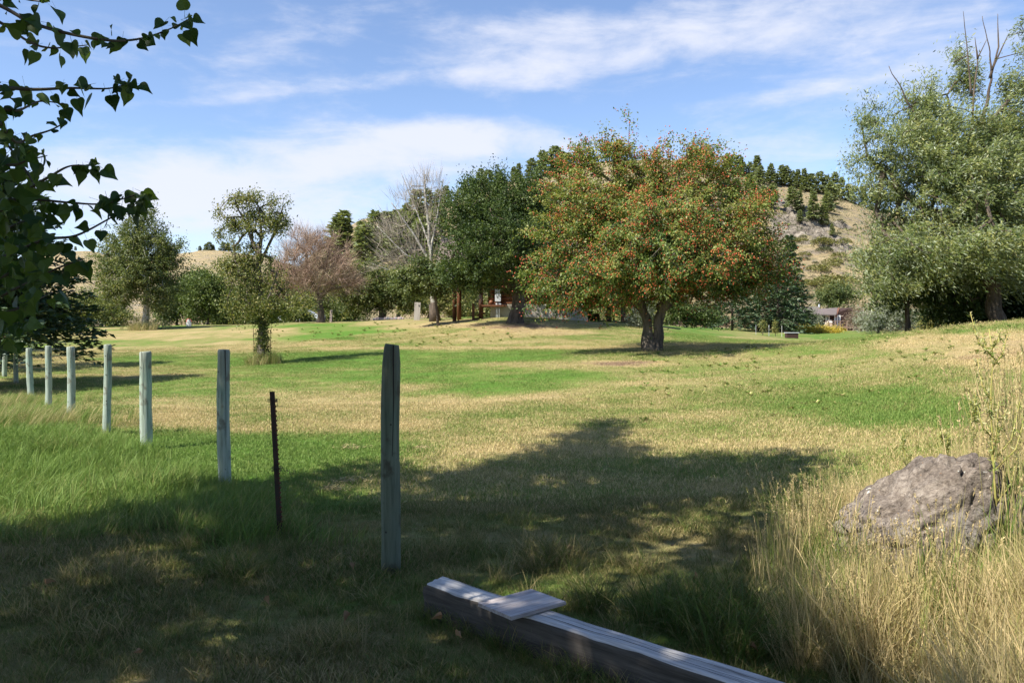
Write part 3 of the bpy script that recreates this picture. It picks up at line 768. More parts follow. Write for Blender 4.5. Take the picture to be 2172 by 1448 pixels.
# ---------------------------------------------------------------- log house behind the trees
M_log = mat('varnished_log', (.24, .095, .045), .55, (5, (.13, .05, .025), .4), (10, .3, .01), stretch=(.2, 1, 1))
M_logend = mat('porch_timber', (.15, .06, .028), .6, (7, (.10, .04, .02), .4), stretch=(1, 1, .2))
M_conc = mat('concrete', (.44, .40, .33), .9, (3, (.33, .30, .25), .4), (30, .3, .01))
M_grey = mat('painted_grey_metal', (.55, .58, .62), .45, (3, (.48, .5, .53), .3))
M_roof = mat('brown_shingle', (.13, .095, .08), .9, (4, (.19, .15, .13), .4), (20, .5, .03))
M_cable = mat('dark_cable', (.03, .03, .03), .5)
M_glass = mat('window_glass', (.05, .07, .09), .08, None, None, .8)
M_white = mat('white_paint', (.78, .78, .75), .6, (5, (.66, .66, .62), .3))
def log_house():
    b = G(1040, 52); x0 = b.x; x1 = (1330 - CX) * 52 / F; z0 = min(Z(x0, 52), Z(x1, 52)) - .3; zf = EYE + (HY - 645) * 52 / F; y0 = 52.0; D = 8.0
    t = thing('log_house', 'brown log house on a concrete foundation half hidden behind the dark tree', 'house', (x0, y0, z0))
    xm = (1247 - CX) * 52 / F
    MB().box(((x0 + xm) / 2, y0 + D / 2, (z0 + zf) / 2), (xm - x0, D, zf - z0)).build('foundation', M_conc, t)
    nl = 10; h = .245
    for k in range(nl):
        for side in range(2):
            zc = zf + h * (k + .5)
            mb = MB()
            if side == 0: mb.tube([(x0 - .14, y0 + .1, zc), (x1 + .1, y0 + .1, zc)], h * .53, 10)
            else: mb.tube([(x0 + .05, y0 - .1, zc + .0), (x0 + .05, y0 + D, zc)], h * .53, 10)
            mb.build('log', M_log, t, True)
    MB().box(((x0 + x1) / 2 + .1, y0 + D / 2 + .1, zf + nl * h / 2), (x1 - x0 - .1, D - .1, nl * h - .02)).build('wall', M_log, t)
    zt_ = zf + nl * h
    # gable roof, ridge along x
    mb = MB(); yl, yh, ym = y0 - .9, y0 + D + .6, y0 + D / 2; rz = 2.3
    V = [(x0 - 3.4, yl, zt_ - .25), (x1 + .6, yl, zt_ - .25), (x1 + .6, ym, zt_ + rz), (x0 - 3.4, ym, zt_ + rz), (x0 - 3.4, yh, zt_ - .2), (x1 + .6, yh, zt_ - .2)]
    V += [(a, b_, c - .18) for a, b_, c in V]
    mb.add(V, [(0, 1, 2, 3), (3, 2, 5, 4), (7, 6, 9, 8), (8, 9, 10, 11), (0, 6, 7, 1), (4, 5, 11, 10), (0, 3, 9, 6), (3, 4, 10, 9), (1, 7, 8, 2), (2, 8, 11, 5)])
    mb.build('roof', M_roof, t)
    # porch posts and stair
    for px, r, dy in ((964, .13, 0), (974, .15, 1.2), (1020, .14, 0)):
        x = (px - CX) * (52 + dy) / F
        MB().tube([(x, 52 + dy, Z(x, 52 + dy) - .2), (x, 52 + dy, zt_ - .2)], r, 10).build('porch_post', M_logend, t, True)
    xa = (1004 - CX) * 51.6 / F
    MB().box((xa, 51.6, Z(xa, 51.6) + .45), (.16, .16, 1.15)).build('stair_post', M_logend, t)
    xb = (1022 - CX) * 51.6 / F
    MB().box((xb + .75, 52.6, zf - .1), (1.6, 2.0, .12)).build('porch_deck', M_logend, t)
    for k in range(3):
        s = (k + .5) / 3
        MB().box((xa + (xb - xa) * s + .1, 52.3, Z(xa, 51.6) + .1 + .17 * k), (.32, 1.1, .07)).build('step', M_logend, t)
    for k in range(5):
        MB().tube([(xa, 51.6, Z(xa, 51.6) + .35 + k * .13), (xb, 51.8, zf + .25 + k * .17)], .012, 5).build('rail_cable', M_cable, t)
    # meter box and conduits
    xmtr = (1056 - CX) * 51.85 / F; zc = EYE + (HY - 626) * 51.85 / F
    MB().box((xmtr, 51.82, zc), (.36, .16, .78)).build('meter_box', M_grey, t)
    for dx, zz in ((-.09, .0), (.0, .1), (.1, .25)):
        MB().tube([(xmtr + dx, 51.86, zc - .38), (xmtr + dx, 51.86, z0 + .4)], .035, 6).build('conduit', M_grey, t, True)
    MB().box((xmtr + .14, 51.85, zc - .62), (.12, .1, .2)).build('junction_box', M_grey, t)
    # window on the front wall
    wx = (1200 - CX) * 51.9 / F
    w = MB().box((wx, 51.9, zf + 1.45), (1.5, .12, 1.1)).build('window', M_white, t)
    MB().box((wx, 51.83, zf + 1.45), (1.34, .03, .94)).build('pane', M_glass, w)
log_house()
# open shelter right of the house (dark posts with a beam)
def shelter():
    Y = 57; b = G(1300, Y); t = thing('open_shelter', 'dark open timber shelter standing between log house and crab apple trunk', 'shelter', b)
    zt0 = EYE + (HY - 646) * Y / F
    for px in (1252, 1291, 1322, 1346):
        x = (px - CX) * Y / F; MB().box((x, Y, (Z(x, Y) - .2 + zt0) / 2), (.3, .3, zt0 - Z(x, Y) + .2)).build('post', M_barkdk, t)
    xa, xb = (1235 - CX) * Y / F, (1360 - CX) * Y / F
    MB().box(((xa + xb) / 2, Y, zt0 + .14), (xb - xa, .35, .28)).build('beam', M_barkdk, t)
    MB().box(((xa + xb) / 2, Y + 1.5, zt0 + .45), (xb - xa + .6, 4.2, .12)).build('roof', M_roof, t)
    for px in (1258, 1330):
        x = (px - CX) * Y / F; MB().box((x, Y - .3, Z(x, Y) + .2), (.8, .5, .45)).build('bench', M_logend, t)
shelter()

# ---------------------------------------------------------------- cabin with deck, far right
M_cabin = mat('brown_siding', (.06, .032, .024), .85, (6, (.04, .022, .018), .4))
M_croof = mat('grey_brown_roof', (.12, .10, .095), .9, (2, (.16, .13, .12), .4))
M_deck = mat('weathered_deck', (.27, .18, .13), .85, (6, (.2, .13, .1), .4))
M_cover = mat('pale_cover', (.62, .52, .38), .9, (5, (.5, .4, .3), .4))
def cabin():
    Y = 117.0; X = lambda px, y=Y: (px - CX) * y / F; ZZ = lambda py, y=Y: EYE + (HY - py) * y / F
    t = thing('cabin', 'dark brown cabin with white framed windows, grey roof and wooden deck', 'house', (X(1760), Y, Z(X(1760), Y)))
    zb = ZZ(694); ze = ZZ(667)
    # left wing front wall, recessed; right gabled block
    MB().box(((X(1640) + X(1768)) / 2, Y + 3.5, (zb - 1.5 + ze) / 2), (X(1768) - X(1640), 5, ze - zb + 1.5)).build('wall', M_cabin, t)
    mb = MB(); xa, xb = X(1768), X(1798); ya, yb = Y + 1.0, Y + 9
    # gable facing right-front: prism
    zp = ZZ(651)
    mb.add([(xa, ya, zb - 1.5), (xb + 1.4, ya + .6, zb - 1.5), (xb + 1.4, yb, zb - 1.5), (xa, yb, zb - 1.5), (xa, ya, ze), (xb + 1.4, ya + .6, zp), (xb + 1.4, yb, zp), (xa, yb, ze)],
           [(0, 1, 5, 4), (1, 2, 6, 5), (2, 3, 7, 6), (3, 0, 4, 7), (4, 5, 6, 7), (3, 2, 1, 0)]); mb.build('wall', M_cabin, t)
    def slab(p, th=.16):
        m = MB(); q = [(a, b, c - th) for a, b, c in p]
        m.add(p + q, [(0, 1, 2, 3), (7, 6, 5, 4), (0, 4, 5, 1), (1, 5, 6, 2), (2, 6, 7, 3), (3, 7, 4, 0)]); return m
    slab([(X(1720), Y - .6, ZZ(666)), (X(1770), Y - .6, ZZ(667)), (X(1797), Y + 3.2, ZZ(651)), (X(1742), Y + 3.2, ZZ(654))]).build('roof', M_croof, t)
    slab([(X(1640), Y + .2, ZZ(668)), (X(1735), Y + .2, ZZ(668)), (X(1762), Y + 4.5, ZZ(648)), (X(1640), Y + 4.5, ZZ(647))]).build('roof', M_croof, t)
    slab([(X(1768), Y - .55, ZZ(667.4)), (X(1771.5), Y - .5, ZZ(668.6)), (X(1799), Y + 3.0, ZZ(652.4)), (X(1796), Y + 3.1, ZZ(650.3))], .3).build('barge_board', mat('russet_trim', (.22, .10, .06)), t)
    slab([(X(1800), Y + 6, ZZ(672)), (X(1850), Y + 6, ZZ(672)), (X(1845), Y + 10, ZZ(654)), (X(1797), Y + 10, ZZ(654))]).build('roof', M_croof, t)
    MB().box((X(1825, Y + 8), Y + 9, (zb - 1 + ZZ(670)) / 2), (3.0, 5, ZZ(670) - zb + 1)).build('wall', M_cabin, t)
    MB().tube([(X(1762), Y + 4.4, ZZ(650)), (X(1762), Y + 4.4, ZZ(643))], .12, 8).build('flue', M_grey, t)
    def win(x0, x1, y0, y1, yy, split=0, name='window'):
        w = MB().box(((X(x0) + X(x1)) / 2, yy, (ZZ(y0) + ZZ(y1)) / 2), (X(x1) - X(x0), .14, ZZ(y0) - ZZ(y1))).build(name, M_white, t)
        k = split + 1; ww = (X(x1) - X(x0) - .16 * (k + 1)) / k
        for i in range(k):
            MB().box((X(x0) + .16 + ww / 2 + i * (ww + .16), yy - .065, (ZZ(y0) + ZZ(y1)) / 2), (ww, .03, ZZ(y0) - ZZ(y1) - .36)).build('pane', M_glass, w)
    win(1727, 1739, 669, 687, Y + .96, 1); win(1756, 1765, 669, 693, Y + .96, 0, 'door')
    win(1775, 1788, 668, 693, Y + .93, 1, 'door'); win(1680, 1696, 674, 686, Y + .96, 1)
    # deck
    xd0, xd1, zd = X(1735), X(1838), ZZ(694.5); yd = Y - 3
    dk = MB().box(((xd0 + xd1) / 2, Y - 1, zd), (xd1 - xd0, 4.2, .25)).build('deck', M_deck, t)
    for px in (1740, 1754, 1764, 1778, 1791, 1804, 1816, 1828, 1837):
        MB().box((X(px), yd - .08, (ZZ(700) - .4 + ZZ(681.5)) / 2), (.13, .13, ZZ(681.5) - ZZ(700) + .4)).build('baluster', M_deck, dk)
    for py in (681.5, 686.5, 691):
        MB().box(((xd0 + xd1) / 2, yd - .02, ZZ(py)), (xd1 - xd0, .06, .1)).build('rail', M_deck, dk)
    return t
cabin()
def grill():
    Y = 115.5; c = P(1757, 690, Y)
    t = thing('covered_grill', 'pale covered barbecue grill standing on the cabin deck', 'grill', c)
    mb = MB(); mb.box((c.x, c.y, c.z), (.95, .6, .9), taper=.85); mb.build('cover', M_cover, t)
    MB().box((c.x + .2, c.y, c.z + .55), (.6, .5, .3), taper=.6).build('lid_cover', M_white, t)
grill()
# low brown fence and box
def low_fence():
    Y = 100; t = thing('low_fence', 'long low brown board fence behind the dip in the lawn', 'fence', G(1540, Y))
    xs = np.linspace((1425 - CX) * Y / F, (1655 - CX) * Y / F, 15)
    for i, x in enumerate(xs):
        MB().box((x, Y, Z(x, Y) + .3), (.14, .14, .95)).build('post', M_barkdk, t)
        if i < len(xs) - 1:
            for k in range(2):
                MB().box(((x + xs[i + 1]) / 2, Y - .05, Z(x, Y) + .28 + k * .3), (xs[1] - xs[0], .05, .22)).build('board', mat_fence, t)
mat_fence = mat('red_brown_board', (.20, .10, .075), .85, (3, (.14, .07, .055), .4))
low_fence()
def utility_box():
    Y = 62; b = G(1679, Y); t = thing('utility_box', 'small brown wooden box on the grass beside the yellow shrub', 'box', b)
    MB().box((b.x, b.y, b.z + .18), (.85, .5, .42)).build('body', M_cabin, t)
    MB().box((b.x, b.y, b.z + .41), (.95, .6, .05)).build('lid', M_grey, t)
utility_box()
for i, (px, h, lab) in enumerate(((1618, 34, 'young yellow-green sapling inside wire stakes, left of a pair on the far lawn'), (1645, 30, 'young yellow sapling beside a white stake, nearer the brown box'))):
    Y = 66; b = G(px, Y)
    y1 = HY - (b.z - EYE) * F / Y
    t = tree('sapling', lab, 'sapling', px, Y, [(px, y1 - h * .62, 7, 15)], 26, 26, .12, .09, .06, L_autumn, M_bark, tr=.025, seed=300 + i, gap=2, tint=(.62, .2), rtip=.006, zmin=.3)
    for dx in (-.55, .5):
        MB().tube([(b.x + dx, Y, b.z - .1), (b.x + dx, Y, b.z + .85)], .013, 6).build('stake', M_white if i else M_grey, t)

# ---------------------------------------------------------------- background left: sign, planks, stones, car, edging
M_signred = mat('faded_red', (.62, .16, .12), .5); M_pink = mat('sign_face', (.70, .34, .28), .5)
def round_sign():
    Y = 78; c = P(401, 681, Y); g = Z(c.x, Y)
    t = thing('round_sign', 'small round red and white sign above a white board by the far bushes', 'sign', (c.x, Y, g))
    MB().tube([(c.x, Y, g - .1), (c.x, Y, c.z)], .035, 8).build('post', M_grey, t)
    MB().tube([(c.x, Y - .05, c.z), (c.x, Y - .08, c.z)], .26, 24).build('disc', M_signred, t)
    MB().tube([(c.x, Y - .081, c.z), (c.x, Y - .10, c.z)], .19, 24).build('disc_face', M_white, t)
    MB().box((c.x, Y - .07, g + .18), (.46, .04, .40)).build('board', M_white, t)
round_sign()
def planks(px, Y, w, top, lab, m, lean=0):
    b = G(px, Y); h = (EYE + (HY - top) * Y / F) - b.z
    t = thing('upright_plank', lab, 'plank', b)
    MB().box((b.x, Y, b.z + h / 2 - .05), (w, .06, h + .1), ry=lean).build('board', m, t)
    MB().box((b.x + w * .3, Y - .045, b.z + h * .82), (.06, .03, .1)).build('latch', M_cable, t)
M_grwood = mat('silvered_wood', (.42, .39, .35), .9, (8, (.30, .27, .24), .4), (20, .4, .01), stretch=(1, 1, .15))
planks(885, 58, .42, 641, 'weathered grey board standing upright left of the bare white tree', M_grwood, .04)
planks(702, 62, .17, 657, 'short pale upright board beside the bare bush trunk', mat('pale_orange_wood', (.55, .42, .34)), .05)
def stone_edging():
    Y = 66; b = G(830, Y); t = thing('stone_edging', 'low row of pinkish and grey stones under the yellow-green tree', 'stone edging', b)
    for i in range(14):
        px = 795 + i * 4.6 + random.uniform(-1, 1); g = G(px, Y); s = random.uniform(.10, .18)
        me = bpy.data.meshes.new('stone'); import bmesh
        bm = bmesh.new(); bmesh.ops.create_icosphere(bm, subdivisions=2, radius=1)
        for v in bm.verts:
            v.co = v.co * (1 + .3 * mnoise.noise(v.co * 1.5 + Vector((i * 3, 0, 0)))); v.co = Vector((g.x + v.co.x * s * 1.3, Y + v.co.y * s, g.z + .12 + v.co.z * s * 1.1))
        bm.to_mesh(me); bm.free(); link('stone', me, t, M_stoneA if i % 2 else M_stoneB)
M_stoneA = mat('pinkish_stone', (.42, .31, .27), .9, (4, (.3, .24, .22), .4)); M_stoneB = mat('grey_stone', (.2, .19, .18), .9, (4, (.34, .32, .3), .4))
stone_edging()
def parked_car():
    # low silver car almost hidden under the branches
    Y = 80; c = P(640, 679, Y); g = Z(c.x, Y)
    t = thing('parked_car', 'silver car parked behind the lawn under the bare bush', 'car', (c.x, Y, g))
    prof = [(-2.1, .35), (-2.1, .75), (-1.3, .9), (-.8, 1.38), (.7, 1.4), (1.3, .95), (2.1, .85), (2.1, .35)]
    mb = MB(); V = [(c.x + a, Y - .8, g + b) for a, b in prof] + [(c.x + a, Y + .8, g + b) for a, b in prof]; n = len(prof)
    mb.add(V, [tuple(range(n)), tuple(range(2 * n - 1, n - 1, -1))] + [(i, n + i, n + (i + 1) % n, (i + 1) % n) for i in range(n)]); mb.build('body', M_grey, t)
    MB().box((c.x - .05, Y - .81, g + 1.13), (1.5, .02, .36)).build('window', M_glass, t)
    for dx in (-1.3, 1.3):
        for dy in (-.75, .75): MB().tube([(c.x + dx, Y + dy - .1, g + .33), (c.x + dx, Y + dy + .1, g + .33)], .33, 16).build('wheel', M_cable, t)
parked_car()

# ---------------------------------------------------------------- middle-distance trees
S = lambda *pts: [(P(px, py, Y), r) for (px, py, Y, r) in pts]
# crab apple
Yc = 30.0; gb = G(1385, Yc)
def cr_st():
    b = Vector((gb.x, gb.y, gb.z - .1))
    return [[(b + Vector((-.10, 0, 0)), .25), (P(1372, 690, Yc), .165), (P(1363, 655, Yc), .15), (P(1345, 600, Yc), .2), (P(1320, 530, Yc + .3), .13), (P(1310, 440, Yc + .5), .06)],
            [(b + Vector((.11, 0, 0)), .27), (P(1396, 690, Yc), .18), (P(1405, 650, Yc), .17), (P(1420, 600, Yc), .2), (P(1440, 520, Yc - .2), .14), (P(1445, 420, Yc), .07)],
            [(P(1400, 655, Yc), .2), (P(1445, 615, Yc + .5), .15), (P(1510, 570, Yc + .8), .10), (P(1570, 530, Yc + 1), .06)],
            [(P(1366, 655, Yc), .18), (P(1320, 620, Yc + .3), .14), (P(1250, 590, Yc + .6), .09), (P(1190, 570, Yc + .5), .05)]]
tree('crab_apple_tree', 'broad crab apple tree covered in small red fruit in the middle of the lawn', 'tree', 1385, Yc,
     [(1195, 585, 90, 62), (1225, 500, 85, 66), (1265, 420, 75, 75), (1325, 370, 95, 65), (1445, 360, 100, 62), (1535, 430, 80, 75), (1590, 520, 85, 78), (1635, 585, 55, 48), (1500, 560, 120, 80),
      (1380, 540, 140, 96), (1310, 618, 150, 32), (1510, 616, 60, 22), (1290, 322, 55, 34), (1470, 312, 34, 26), (1345, 290, 14, 36), (1215, 628, 90, 26), (1400, 440, 130, 90), (1400, 480, 130, 90, -1.5), (1560, 600, 60, 34), (1340, 262, 8, 18), (1240, 330, 20, 26), (1500, 320, 20, 22),
      (1205, 385, 48, 50), (1168, 480, 40, 60), (1590, 440, 50, 50), (1250, 440, 60, 60, -1.5), (1560, 480, 60, 60, -1.5), (1390, 545, 150, 80, -3), (1300, 575, 90, 55, -2.6), (1480, 560, 90, 55, -2.6), (1390, 480, 110, 80, -2.6), (1400, 500, 150, 100, 3.2), (1300, 560, 90, 60, 3), (1500, 560, 90, 60, 3)],
     1600, 112, .31, .092, .046, L_crab, M_bark, stems=cr_st(), seed=41, up=.3, droop=.45, surf=.45, gap=.4, tint=(.52, .27), trunkflare=1.12, tfun=lambda p, ti, r: ti + np.clip((p[:, 2] - 4.3) * .09, -.22, .2), fruit=(30000, .024, M_berry), rtip=.010, rmax=.12, sink=.1)
# dark tree in front of the house
Yd = 46.0; gd = G(1092, Yd)
tree('shade_tree', 'dense dark green tree with a black trunk in front of the log house', 'tree', 1092, Yd,
     [(1050, 430, 100, 58), (1000, 480, 62, 62), (1105, 480, 100, 90), (1060, 560, 125, 62), (975, 590, 50, 36), (1150, 530, 55, 64), (1150, 430, 66, 60), (1130, 583, 50, 18), (955, 560, 30, 40), (1000, 420, 26, 30), (1060, 378, 26, 18), (1020, 390, 18, 20), (1130, 385, 24, 20), (1005, 602, 46, 14), (1060, 520, 100, 80, -2), (1060, 500, 100, 80, 2.5)],
     850, 125, .44, .118, .068, L_dark, M_barkdk, stems=[[(Vector((gd.x, gd.y, gd.z - .1)), .42), (P(1097, 640, Yd), .34), (P(1100, 600, Yd), .3), (P(1080, 520, Yd), .2), (P(1070, 440, Yd), .08)], [(P(1100, 600, Yd), .22), (P(1130, 540, Yd), .14), (P(1150, 460, Yd), .06)],
            [(P(1097, 620, Yd), .2), (P(1040, 570, Yd), .14), (P(1000, 510, Yd), .06)]],
     seed=52, up=.5, droop=.1, gap=.3, tint=(.45, .27), rtip=.014, sink=.1)
# cottonwood with pale trunk, left
Yl = 73.0; gl = G(309, Yl)
tree('cottonwood_tree', 'leafy cottonwood with a pale mottled trunk at the far left edge of the lawn', 'tree', 309, Yl,
     [(300, 480, 36, 34), (262, 540, 52, 40), (320, 530, 56, 50), (250, 590, 50, 36), (340, 590, 52, 50), (300, 600, 70, 50), (230, 560, 34, 34), (355, 540, 34, 34), (300, 560, 70, 60), (280, 500, 40, 36), (345, 640, 36, 30), (250, 625, 40, 24), (315, 452, 14, 18), (345, 488, 16, 18)],
     520, 96, .58, .135, .11, L_cotton, M_barkwt, stems=[[(Vector((gl.x, gl.y, gl.z - .1)), .34), (P(311, 650, Yl), .27), (P(312, 610, Yl), .22), (P(308, 540, Yl), .13), (P(303, 480, Yl), .05)]],
     seed=63, up=.4, droop=.15, gap=.25, tint=(.45, .25), rtip=.016, rmax=.1, sink=.1)
def orchard():
    Y = 34.0; b = G(556, Y); t = thing('orchard_tree', 'tall thin tree with an open vase-shaped top and leafy suckers round its trunk', 'tree', b - Vector((0, 0, .1)))
    st = [[(b - Vector((0, 0, .1)), .17), (P(556, 690, Y), .13), (P(552, 600, Y), .10), (P(548, 545, Y), .09), (P(528, 490, Y), .05), (P(500, 430, Y), .025)],
          [(P(548, 545, Y), .08), (P(556, 500, Y), .05), (P(550, 440, Y), .025)], [(P(550, 560, Y), .07), (P(580, 500, Y + .4), .05), (P(600, 440, Y + .3), .025)]]
    r = np.random.default_rng(7)
    up = envelope([(530, 425, 50, 22), (478, 445, 32, 20), (592, 428, 24, 16), (500, 480, 40, 34), (560, 470, 50, 40), (600, 460, 18, 22), (468, 490, 14, 22), (520, 520, 30, 16), (590, 505, 18, 18)], Y, 300, .6, .9, -.02, 71, 1.9)
    lo = envelope([(515, 570, 30, 24), (600, 620, 34, 14, -.6), (520, 590, 40, 40), (560, 600, 50, 38), (500, 640, 34, 24), (570, 640, 62, 32), (620, 650, 60, 20, -.4), (540, 665, 60, 22), (545, 560, 40, 24), (475, 560, 24, 16), (650, 640, 26, 14), (520, 560, 44, 20)], Y, 340, .55, .9, .0, 73, 1.7)
    iv = []
    for i in range(120):
        z = 1.9 * r.random() ** 1.3; a = r.random() * 6.28; rr = .12 + .16 * r.random() * (1 - z * .3); iv.append((b.x + math.cos(a) * rr, Y + math.sin(a) * rr, b.z + .1 + z))
    iv = np.array(iv)
    C = np.concatenate([up, lo]); A, par, fx, ns, ends = grow(st, C, .5, 71, .15); V, Fq, rad = tree_mesh(A, par, fx, ns, ends, .006, .05)
    add_trunk(st, t, M_bark); link('branches', np_mesh('branches', V, Fq, True), t, M_bark)
    for nm, Cc, per, cr, L, tn in (('crown', up, 30, .16, .078, .5), ('lower_crown', lo, 46, .24, .08, .52), ('suckers', iv, 26, .09, .07, .3)):
        n = len(Cc) * per; ci = np.repeat(np.arange(len(Cc)), per); pos = Cc[ci] + r.normal(size=(n, 3)) * cr * .8
        d = unit(r.normal(size=(n, 3)) + np.array([0, 0, -.2])); nr = unit(r.normal(size=(n, 3)) + np.array([0, 0, .5])); Ls = L * (.6 + .8 * r.random(n))
        ct = r.normal(size=len(Cc)) * .16
        link(nm, leaf_mesh(nm, pos, d, nr, Ls, Ls * .62, tn + ct[ci] + r.normal(size=n) * .2), t, L_autumn)
    C2 = envelope([(640, 600, 50, 34), (600, 600, 40, 30)], Y + .5, 40, .6, .9, .3, 77); 
    for dx in (-.32, .32):
        MB().tube([(b.x + dx, Y, b.z - .1), (b.x + dx * 1.15, Y, b.z + 1.55)], .012, 5).build('wire_stake', mat_rust, t)
mat_rust = mat('rusty_steel', (.16, .07, .04), .8, (12, (.09, .04, .03), .4))
orchard()
# reddish bare bush tree
def bare_red():
    Y = 62.0; b = G(681, Y); t = thing('bare_bush_tree', 'leafless reddish brown bushy tree with a leaning dark trunk behind the lawn', 'tree', b - Vector((0, 0, .1)))
    st = [[(b - Vector((0, 0, .1)), .28), (P(679, 645, Y), .22), (P(672, 625, Y), .2), (P(655, 580, Y), .13), (P(648, 530, Y), .06)], [(P(676, 632, Y), .15), (P(700, 612, Y), .12), (P(740, 608, Y), .06)], [(P(672, 622, Y), .1), (P(690, 570, Y), .07), (P(700, 520, Y), .04)]]
    C = envelope([(640, 560, 62, 60), (690, 560, 60, 56), (610, 590, 42, 46), (655, 520, 50, 34), (720, 590, 44, 40), (650, 610, 60, 30), (740, 600, 30, 20)], Y, 520, .55, .9, .5, 81)
    A, par, fx, ns, ends = grow(st, C, .4, 81, .1); V, Fq, rad = tree_mesh(A, par, fx, ns, ends, .012, .08)
    add_trunk(st, t, M_barkdk); link('branches', np_mesh('branches', V, Fq, True), t, M_twigred)
    twigs(t, C, np.array(P(665, 640, Y)), 30, 1.0, .017, M_twigred, 'twigs', 82, up=.3, spread=.75)
bare_red()
# leafless pale tree
def bare_white():
    Y = 55.0; b = G(923, Y); t = thing('bare_white_tree', 'leafless pale-barked tree rising left of the dark green tree', 'tree', b - Vector((0, 0, .1)))
    st = [[(b - Vector((0, 0, .1)), .28), (P(918, 640, Y), .21), (P(916, 600, Y), .16), (P(914, 540, Y), .125), (P(908, 470, Y), .085), (P(902, 420, Y), .07), (P(900, 370, Y), .025)],
          [(P(914, 560, Y), .10), (P(880, 500, Y), .07), (P(830, 430, Y), .03)], [(P(912, 540, Y), .08), (P(925, 470, Y), .06), (P(940, 380, Y), .02)], [(P(915, 575, Y), .08), (P(860, 540, Y - 1), .05), (P(800, 480, Y - 1), .02)],
          [(P(917, 600, Y), .08), (P(870, 590, Y - 2), .06), (P(790, 560, Y - 3), .02)], [(P(912, 520, Y), .07), (P(880, 440, Y + 1), .04), (P(852, 370, Y + 1), .018)]]
    C = envelope([(900, 400, 40, 34), (870, 440, 44, 40), (930, 410, 24, 36), (850, 500, 50, 36), (820, 490, 36, 30), (880, 540, 50, 40), (810, 540, 34, 26), (925, 480, 26, 40), (860, 560, 60, 20), (800, 570, 26, 10)], Y, 300, .6, .9, 1.0, 84)
    A, par, fx, ns, ends = grow(st, C, .1, 85, .1); V, Fq, rad = tree_mesh(A, par, fx, ns, ends, .008, .06)
    add_trunk(st, t, M_barkwt, flare=1.15); MB().tube([b - Vector((0, 0, .1)), P(921, 662, Y), P(918, 642, Y)], [.42, .33, .27], 12).build('charred_trunk_base', M_barkdk, t, True); link('branches', np_mesh('branches', V, Fq, True), t, M_twig)
    twigs(t, C, np.array(P(905, 620, Y)), 9, 1.1, .016, M_twig, 'twigs', 86, up=.1, spread=.28)
bare_white()

def bush(name, label, px, Y, lobes, ncl, per, cr, L, W, lm, seed, tint=(.5, .25), cat='bush', tr=.1, bm=M_barkdk, **kw):
    return tree(name, label, cat, px, Y, lobes, ncl, per, cr, L, W, lm, bm, tr=tr, seed=seed, tint=tint, gap=kw.pop('gap', .5), rtip=kw.pop('rtip', .014), zmin=kw.pop('zmin', .15), **kw)
bush('hedge_bush', 'broad yellow-green bush behind the far left corner of the lawn', 170, 84, [(150, 660, 60, 24), (200, 645, 50, 26), (120, 650, 40, 30), (240, 660, 40, 20), (70, 655, 60, 30)], 210, 60, .7, .2, .13, L_autumn, 91, (.4, .22), zmin=.8, up=.5)
bush('hedge_bush', 'dark green rounded bush right of the pale cottonwood trunk', 375, 86, [(380, 620, 30, 34), (365, 655, 40, 28), (420, 600, 34, 26)], 190, 64, .7, .22, .13, L_dark, 92, (.6, .25))
bush('hedge_bush', 'bright green billowing bush behind the round red sign', 440, 84, [(430, 620, 44, 34), (470, 640, 40, 38), (420, 655, 30, 24), (455, 600, 30, 20), (500, 640, 30, 34)], 300, 64, .6, .2, .11, L_dark, 93, (.85, .25), zmin=.5)
bush('hedge_bush', 'loose green tree filling the gap behind the vase-shaped tree', 600, 88, [(600, 610, 70, 44), (560, 640, 60, 30), (640, 650, 60, 22), (690, 630, 40, 30)], 260, 56, .75, .22, .13, L_autumn, 94, (.3, .22))
bush('fruit_tree', 'yellow-green rounded fruit tree with a black forked trunk', 812, 68, [(800, 610, 60, 34), (850, 600, 46, 36), (750, 620, 50, 30), (820, 640, 60, 16), (870, 630, 36, 24), (780, 580, 40, 24), (730, 600, 34, 30), (760, 650, 44, 14)], 420, 62, .5, .15, .10, L_autumn, 95, (.36, .24), cat='tree', tr=.28, zmin=.7)
bush('hedge_bush', 'low green bush screening the silver car left of the bare bush trunk', 632, 75, [(618, 668, 22, 12), (645, 670, 22, 11)], 80, 60, .4, .15, .1, L_autumn, 111, (.4, .2))
bush('hedge_bush', 'pale green bush between the grey board and the white tree trunk', 905, 74, [(900, 640, 34, 24), (870, 650, 24, 18), (940, 640, 40, 30), (980, 640, 40, 34)], 170, 54, .5, .16, .11, L_autumn, 96, (.55, .25))
bush('orchard_bush', 'green leafy boughs hanging left of the dark tree around the white trunk', 930, 50, [(890, 600, 46, 30), (935, 590, 30, 40), (900, 570, 36, 26), (860, 590, 26, 18)], 210, 66, .36, .12, .08, L_cotton, 97, (.38, .22), cat='tree', zmin=1.2, tr=.08)
bush('background_tree', 'mid green tree filling the slope foot behind the fruit tree', 840, 105, [(850, 605, 60, 28), (800, 612, 50, 20), (900, 600, 60, 34), (760, 620, 40, 20), (960, 610, 60, 36)], 300, 60, .9, .28, .18, L_autumn, 98, (.28, .2), cat='tree', tr=.3)
bush('garden_bush', 'olive bush right of the crab apple trunk above the sunny bank', 1455, 72, [(1450, 660, 30, 26), (1475, 670, 22, 20), (1430, 650, 24, 34), (1425, 610, 30, 40), (1500, 665, 26, 18)], 240, 56, .5, .16, .10, L_dark, 99, (.62, .25))
bush('garden_bush', 'yellowing small bush between the olive bush and the spruces', 1500, 90, [(1505, 665, 24, 20), (1480, 672, 16, 12)], 90, 50, .5, .18, .1, L_autumn, 101, (.6, .25))
